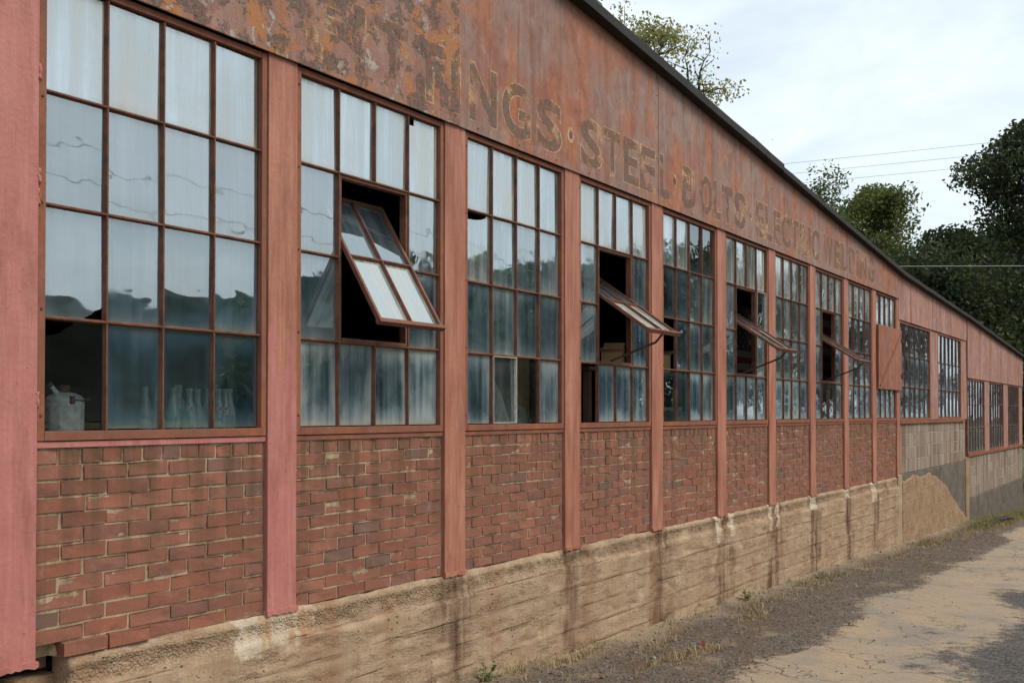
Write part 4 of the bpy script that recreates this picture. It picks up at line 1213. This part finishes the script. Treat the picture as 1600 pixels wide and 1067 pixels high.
g = G('gravel_stone'); r = g.attr('rnd'); c = g.mix(g.mr(r, 0.0, 0.85), (0.048, 0.043, 0.040), (0.19, 0.165, 0.14)); c = g.mix(g.mr(r, 0.93, 0.95), c, (0.36, 0.32, 0.27))
M['gravel'] = g.done(g.bsdf(c, 0.9, None, 0.2)); me.materials.append(M['gravel'])
tag(obj('gravel', me), 'loose dark grey gravel along the foot of the wall', kind='stuff')

# grass
def blades(name, tufts, mat, seed):
    r = np.random.RandomState(seed); VV = []; FF = []; RR = []; nb = 0
    for (cx, cy, rx, ry, n, L) in tufts:
        n = int(n*(0.40 if cx < 15 else 1.0))
        for _ in range(n):
            q = r.randn(2)*0.5; x, y = cx+q[0]*rx, cy+q[1]*ry
            y = min(y, -0.055)
            l = L*(0.35+0.9*r.rand()); az = r.rand()*6.283; lean = 0.5+1.0*r.rand()
            b = np.array([x, y, 0.0]); dirv = np.array([math.cos(az), math.sin(az), 0]); w = 0.0013+0.0016*r.rand()
            if lean > 1.15 and r.rand() < .5: lean = 1.45
            sd = np.array([-dirv[1], dirv[0], 0])*w
            m = b+dirv*l*0.45*math.sin(lean*0.7)+np.array([0, 0, l*0.55*math.cos(lean*0.7)]); t = b+dirv*l*math.sin(lean)+np.array([0, 0, l*max(0.06, math.cos(lean))])
            if t[1] > -0.05: t[1] = -0.05
            if m[1] > -0.05: m[1] = -0.05
            VV.append(np.array([b-sd, b+sd, m+sd*0.8, m-sd*0.8, t])); k = nb*5
            FF += [(k, k+1, k+2), (k, k+2, k+3), (k+3, k+2, k+4)]; RR += [r.rand()]*5; nb += 1
    VV = np.concatenate(VV)
    base = VV.reshape(-1, 5, 3)[:, 0, :]; hz = ground_h(base[:, 0], base[:, 1])+EYE-0.004
    VV[:, 2] += np.repeat(hz, 5)
    me = np_mesh(name, VV, np.array(FF)); at = me.attributes.new('rnd', 'FLOAT', 'POINT'); at.data.foreach_set('value', np.array(RR, dtype=np.float32))
    me.materials.append(mat)
    return obj(name, me)
def grass_mat(name, a, b):
    g = G(name); c = g.mix(g.attr('rnd'), a, b)
    return g.done(g.bsdf(c, 0.8, None, 0.2))
M['straw'] = grass_mat('dry_straw', (0.24, 0.16, 0.07), (0.44, 0.34, 0.18)); M['green'] = grass_mat('green_grass', (0.055, 0.075, 0.022), (0.17, 0.16, 0.055))
T = [(6.55, -.66, .45, .10, 420, .10), (6.95, -.74, .25, .06, 220, .09), (6.7, -.36, .5, .12, 380, .10), (7.25, -.30, .3, .1, 200, .09), (8.55, -.46, .45, .14, 420, .09), (8.95, -.30, .4, .12, 300, .09), (9.6, -.36, .5, .12, 300, .08), (10.9, -.30, .8, .16, 500, .09),
     (12.4, -.34, .9, .2, 380, .09), (14.0, -.4, 1.0, .2, 380, .08), (5.75, -.16, .5, .07, 420, .10), (5.2, -.12, .4, .05, 300, .10), (6.2, -.13, .4, .05, 240, .09), (7.9, -.10, .7, .04, 260, .08), (16.6, -.35, 1.0, .2, 500, .10), (18.2, -.5, 1.2, .25, 500, .1), (20.4, -.5, 1.5, .3, 900, .11), (23.2, -.5, 2.5, .4, 1400, .12), (6.6, -1.0, .12, .05, 70, .07), (5.95, -.62, .14, .06, 90, .08)]
for i in range(60): T.append((rnd.uniform(4.6, 19), -abs(rnd.gauss(0.25, 0.35))-0.06, .10, .05, 26, .06))
tag(blades('dry_grass', T, M['straw'], 3), 'straw coloured dry grass tufts along the wall foot', kind='stuff')
T = [(8.6, -.44, .22, .07, 120, .08), (9.05, -.16, .10, .05, 90, .08), (10.6, -.22, .4, .1, 260, .07), (11.5, -.3, .5, .12, 260, .07), (16.4, -.28, .7, .14, 500, .08), (20.6, -.4, 1.2, .2, 1200, .10), (22.8, -.45, 2.0, .3, 1400, .10), (26, -.5, 2.5, .3, 1200, .12), (13.4, -.75, .4, .06, 120, .06), (6.5, -.62, .3, .06, 60, .07)]
tag(blades('green_grass', T, M['green'], 5), 'short yellow green grass by the wall towards the far end', kind='stuff')
# small weeds with leaves
weed_m = plain('weed_leaf', (0.05, 0.10, 0.025), 0.7, 0.3, 40)
def weed(x, y, s, label):
    t = empty('weed', (x, y, gz(x, y)-0.004)); tag(t, label, 'weed', 'weeds at the wall foot')
    mb = MB(); st = MB(); r = random.Random(int(x*100))
    for i in range(9):
        a = r.uniform(0, 6.283); el = r.uniform(0.35, 1.2); tip = Vector((math.cos(a)*math.cos(el), math.sin(a)*math.cos(el), math.sin(el)))*s*r.uniform(.6, 1.0)
        if y+tip.y > -0.06: tip.y = -0.06-y
        st.tube([(0, 0, 0), tip*0.55+Vector((0, 0, s*.06)), tip], [0.0022, 0.0018, 0.001], 5)
        for j in range(5):
            f = 0.3+0.7*j/4; c = tip*f; b = Vector((r.uniform(-1, 1), r.uniform(-1, 1), r.uniform(-.2, .5))).normalized(); l = s*0.22; w = b.cross(Vector((r.uniform(-1, 1), r.uniform(-1, 1), 1))).normalized()*l*0.3
            mb.add([c, c+b*l*.5+w, c+b*l, c+b*l*.5-w], [(0, 1, 2, 3)])
    st.build('stem', weed_m, t); mb.build('foliage', weed_m, t)
weed(4.92, -0.12, 0.13, 'small green weed at the wall foot, nearest the camera')
weed(9.12, -0.15, 0.12, 'small bright green weed in the middle of the wall foot')
weed(11.2, -0.22, 0.12, 'low green weed further along the wall foot')
# a dead leaf and a strip of black debris
mb = MB(); mb.add([(0, 0, 0), (0.02, 0.018, 0.012), (0.05, 0.012, 0.026), (0.068, 0, 0.034), (0.045, -0.016, 0.018), (0.018, -0.014, 0.006), (0.03, 0, 0.004)], [(0, 6, 1), (1, 6, 2), (2, 6, 3), (3, 6, 4), (4, 6, 5), (5, 6, 0)])
o = mb.build('fallen_leaf', plain('dead_leaf', (0.20, 0.06, 0.03), 0.7, 0.3, 30), None, (6.76, -.72, gz(6.76, -.72)+0.03)); o.rotation_euler = (0.2, -0.5, 0.4); o.scale = (1.2, 1.2, 1.2)
tag(o, 'curled red brown dead leaf on the dry grass', 'leaf')
mb = MB(); mb.tube([(0, 0, 0.035), (0.5, -0.06, 0.05), (1.0, -0.02, 0.045), (1.5, -0.12, 0.05), (1.75, -0.2, 0.03)], [0.035, 0.045, 0.04, 0.055, 0.03], 8)
o = mb.build('black_pipe', plain('black_rubber', (0.012, 0.012, 0.012), 0.6, 0.3, 10), None, (20.9, -.42, gz(21.5, -.45)+0.0)); tag(o, 'length of flattened black hose lying in grass at the far end', 'hose')

# ------------------------------------------------------------------ trees
def leaf_mat(name, a, b, c):
    g = G(name); r = g.attr('rnd')
    col = g.mix(r, a, b); col = g.mix(g.mr(r, 0.86, 0.9), col, c)
    df = g.bsdf(col, 0.6, None, 0.25)
    tl = g.n('ShaderNodeBsdfTranslucent'); g.put(tl.inputs['Color'], g.mix(0.35, col, c))
    return g.done(g.shmix(0.28, df, tl.outputs[0]))
bark = plain('bark', (0.055, 0.045, 0.036), 0.9, 0.35, 6, 0.5)
def tree(name, label, base, H, crown, seed, nleaf, leaf, mat, spread=1.0, clump=0.45, group=None, bare=0.3, droop=0.0, cat='tree'):
    """crown = (start fraction of the height, radius x, radius y)"""
    r = random.Random(seed); nr = np.random.RandomState(seed)
    root = empty(name, base); tag(root, label, cat, group)
    tb = MB(); tips = []
    c0, rx, ry = crown
    trunk = [Vector((0, 0, -0.3))]
    for i in range(1, 8):
        f = i/7; trunk.append(Vector((math.sin(f*2.2+seed)*0.035*H*f, math.cos(f*1.7+seed*2)*0.03*H*f, H*0.86*f)))
    R0 = H*0.022
    tb.tube(trunk, [R0*(1.25-1.15*i/7) for i in range(8)], 9)
    def at(f):
        q = f*7; i = min(6, int(q)); return trunk[i].lerp(trunk[i+1], q-i)
    def branch(p, d, L, rad, lvl):
        pts = [p]; n = 4; dd = d.copy()
        for i in range(n):
            dd = (dd+Vector((r.gauss(0, .2), r.gauss(0, .2), r.gauss(0.05-droop*lvl*0.3, .16)))).normalized()
            pts.append(pts[-1]+dd*L/n)
        tb.tube(pts, [rad*(1-0.75*i/n) for i in range(n+1)], 6 if lvl < 2 else 4, cap=False)
        if lvl >= 2:
            for i in range(2, n+1): tips.append((pts[i], dd))
            return
        for j in range(5 if lvl == 0 else 4):
            i = r.randint(1, n) if j else n
            q = pts[i]; a = r.uniform(0, 6.283)
            s_ = Vector((math.cos(a), math.sin(a), r.uniform(-.35-droop, .7))).normalized()
            branch(q, (dd*0.55+s_*0.8).normalized(), L*r.uniform(.42, .62), rad*0.5, lvl+1)
    nb = 13
    for i in range(nb):
        f = c0+(1-c0)*(i+0.3)/nb
        p = at(min(0.999, f)); a = i*2.399+seed; el = 0.15+0.9*(f-c0)/(1-c0)
        env = math.sin(math.pi*min(1, 0.25+0.72*(f-c0)/(1-c0)))
        dv = Vector((math.cos(a)*rx, math.sin(a)*ry, 0)); Lh = dv.length*env
        dv = dv.normalized()*math.cos(el)+Vector((0, 0, math.sin(el)))
        branch(p, dv, max(0.6, Lh*0.78)*r.uniform(.8, 1.15), R0*0.42*(1.1-f*0.6), 0)
    tb.build('trunk', bark, root, smooth=True)
    tp = np.array([t[0][:] for t in tips]); 
    k = nr.randint(0, len(tp), nleaf)
    wgt = (0.12+0.88*nr.rand(len(tp))**1.3) if mat is PALE else (0.10+0.90*nr.rand(len(tp)) if mat is DARK else 0.30+0.70*nr.rand(len(tp))); keep = nr.rand(nleaf) < wgt[k]; k = k[keep]; n = len(k)
    q_ = nr.randn(n, 3); q_ *= (np.minimum(1.25, np.linalg.norm(q_, axis=1))/np.linalg.norm(q_, axis=1))[:, None]; C = tp[k]+q_*clump*np.array([1, 1, .75]); C[:, 2] -= droop*np.abs(nr.randn(n))*0.5
    ax = nr.randn(n, 3); ax /= np.linalg.norm(ax, axis=1)[:, None]; b = nr.randn(n, 3); b[:, 2] *= .6; b = np.cross(ax, b); b /= np.linalg.norm(b, axis=1)[:, None]
    L = leaf*(0.6+0.8*nr.rand(n))[:, None]; W = L*0.27
    Vv = np.stack([C-ax*L*.5, C+b*W, C+ax*L*.5, C-b*W], 1).reshape(-1, 3)
    Fv = np.arange(n*4).reshape(-1, 4)
    me = np_mesh('crown', Vv, Fv); at_ = me.attributes.new('rnd', 'FLOAT', 'POINT'); at_.data.foreach_set('value', np.repeat(nr.rand(n), 4).astype(np.float32))
    me.materials.append(mat); obj('crown', me, None, root)
    return root
DARK = leaf_mat('dark_leaves', (0.016, 0.028, 0.012), (0.042, 0.062, 0.022), (0.085, 0.10, 0.03))  # shade of the dark trees is put into this leaf colour
MID = leaf_mat('mid_leaves', (0.050, 0.080, 0.020), (0.105, 0.145, 0.038), (0.22, 0.21, 0.05))
PALE = leaf_mat('pale_leaves', (0.20, 0.22, 0.085), (0.33, 0.33, 0.13), (0.42, 0.36, 0.12))
GZ = -2.9+EYE
tree('locust_tree', 'thin pale leaved tree rising alone above the dark roof edge', (37.0, 14.6, GZ), 20.8, (0.42, 6.0, 4.8), 3, 27000, 0.15, PALE, clump=0.42)
tree('broadleaf_tree', 'mid green tree showing just above the roof, left of the other trees', (47.0, 11.4, GZ), 14.0, (0.22, 6.6, 5.6), 8, 40000, 0.16, MID, clump=0.55, group='trees beyond the far end')
tree('broadleaf_tree', 'yellow green tree with drooping sprays beside the dark trees', (46.0, 7.5, GZ), 14.2, (0.22, 6.0, 5.2), 15, 40000, 0.17, MID, clump=0.50, droop=0.35, group='trees beyond the far end')
tree('shade_tree', 'tall dark tree at the right edge reaching highest of all', (43.0, 0.8, GZ), 15.8, (0.16, 4.6, 4.0), 21, 70000, 0.165, DARK, clump=0.62, group='dark trees beyond the far end')
tree('shade_tree', 'dark rounded tree in the middle of the dark group over the far roof', (41.0, 3.7, GZ), 10.3, (0.10, 3.8, 3.4), 34, 64000, 0.165, DARK, clump=0.65, group='dark trees beyond the far end')
tree('shade_tree', 'low dark tree filling the gap behind the far roof end', (38.0, 3.4, GZ), 8.0, (0.06, 4.6, 3.8), 41, 52000, 0.165, DARK, clump=0.65, group='dark trees beyond the far end')
tree('shade_tree', 'dark tree at the back, behind the other dark trees', (52.0, 3.2, GZ), 12.4, (0.08, 5.5, 5.0), 47, 46000, 0.20, DARK, clump=0.75, group='dark trees beyond the far end')
# the far side of the yard, mirrored in the glass
OPP = [(23.2, -21.2, 3.6, 2.4), (25.5, -21.8, 4.8, 2.6), (27.6, -19.5, 5.0, 3.0), (30.7, -18.7, 5.8, 3.2), (34.3, -16.9, 6.6, 3.4), (37.4, -15.4, 7.8, 3.6), (44.5, -14.3, 8.0, 4.0), (55.5, -13.3, 8.8, 4.6), (64.3, -11.2, 9.6, 5.0)]
OPL = ['smallest tree across the yard', 'second smallest tree across the yard', 'green bushy low tree across the yard', 'fourth tree along the far side of the yard', 'fifth tree along the far side of the yard', 'green sixth tree along the far side of the yard', 'tall dark seventh tree across the yard', 'very tall dark tree across the yard, second farthest', 'tallest and farthest tree across the yard']
for i, (x, y, h, rr) in enumerate(OPP):
    tree('yard_tree', OPL[i]+', mirrored in the window panes', (x, y, GZ+0.6), h+2.3, (0.12, rr, rr), 60+i, 9000, 0.42, DARK if i % 3 else MID, clump=0.6, group='trees across the yard')
# wooded hill far off on that side
hx, hy = np.meshgrid(np.linspace(-60, 420, 121), np.linspace(-330, -190, 36))
hh = 46*np.exp(-((hy+260)/38)**2)*(0.55+0.8*fbm(hx/90, hx*0, 5, 3))+3.0*fbm(hx/7, hy/7, 8, 3)*np.exp(-((hy+260)/50)**2)-4.0
Vh = np.stack([hx, hy, hh+EYE], -1).reshape(-1, 3); i = (np.arange(35)[:, None]*121+np.arange(120)[None]).ravel()
me = np_mesh('hill', Vh, np.stack([i, i+1, i+122, i+121], 1), True); tag(obj('hill', me, plain('wooded_hill', (0.020, 0.027, 0.014), 0.95, 0.5, 0.2, 0)), kind='structure')

# ------------------------------------------------------------------ wires
wire_m = plain('grey_wire', (0.30, 0.30, 0.31), 0.6, 0.1)
wire_p = plain('pale_wire', (0.42, 0.42, 0.40), 0.6, 0.1)
def wire(p, q, sag, rad, mat, label, group):
    p, q = Vector(p), Vector(q); n = 40; mb = MB(); pts = []
    for i in range(n+1):
        f = i/n; c = p.lerp(q, f); c.z -= sag*4*f*(1-f); pts.append(c-p)
    mb.tube(pts, rad, 5)
    o = mb.build('power_line', mat, None, p); tag(o, label, 'power line', group)
for i, (h, nm) in enumerate(((14.1, 'upper'), (13.52, 'middle'), (12.95, 'lower'))):
    wire((60.4, -22, h+EYE), (42.5, 74, h+EYE+0.2), 0.5, 0.009, wire_m, 'thin grey overhead wire, the %s of three crossing the sky' % nm, 'three wires in the sky')
wire((44.0, -12.0, 4.75+EYE), (14.6, 32.0, 4.75+EYE), 0.05, 0.012, wire_p, 'single pale wire strung in front of the dark trees', 'near wires')
for i, h in enumerate((4.9, 5.5)):
    wire((-25, -13.5, h+EYE), (70, -12, h+EYE), 0.9, 0.012, wire_m, 'wire along the yard, seen only mirrored in the panes, %s one' % ('lower', 'upper')[i], 'wires along the yard')
def pole(x, y, h, label):
    t = empty('utility_pole', (x, y, GZ)); tag(t, label, 'utility pole', 'poles outside the view')
    mb = MB(); mb.tube([(0, 0, 0), (0, 0, h-GZ)], [0.16, 0.11], 10); mb.build('shaft', M['wood'], t); mb = MB(); mb.box(-0.9, 0.9, 0.12, 0.22, h-GZ-1.4, h-GZ-1.28); mb.build('crossarm', M['wood'], t)
pole(60.4, -22.2, 16.2, 'wooden utility pole carrying the three wires on the yard side')
pole(-25, -13.7, 8.0, 'wooden utility pole at the near end of the yard wires')
pole(70, -12.2, 8.0, 'wooden utility pole at the far end of the yard wires')
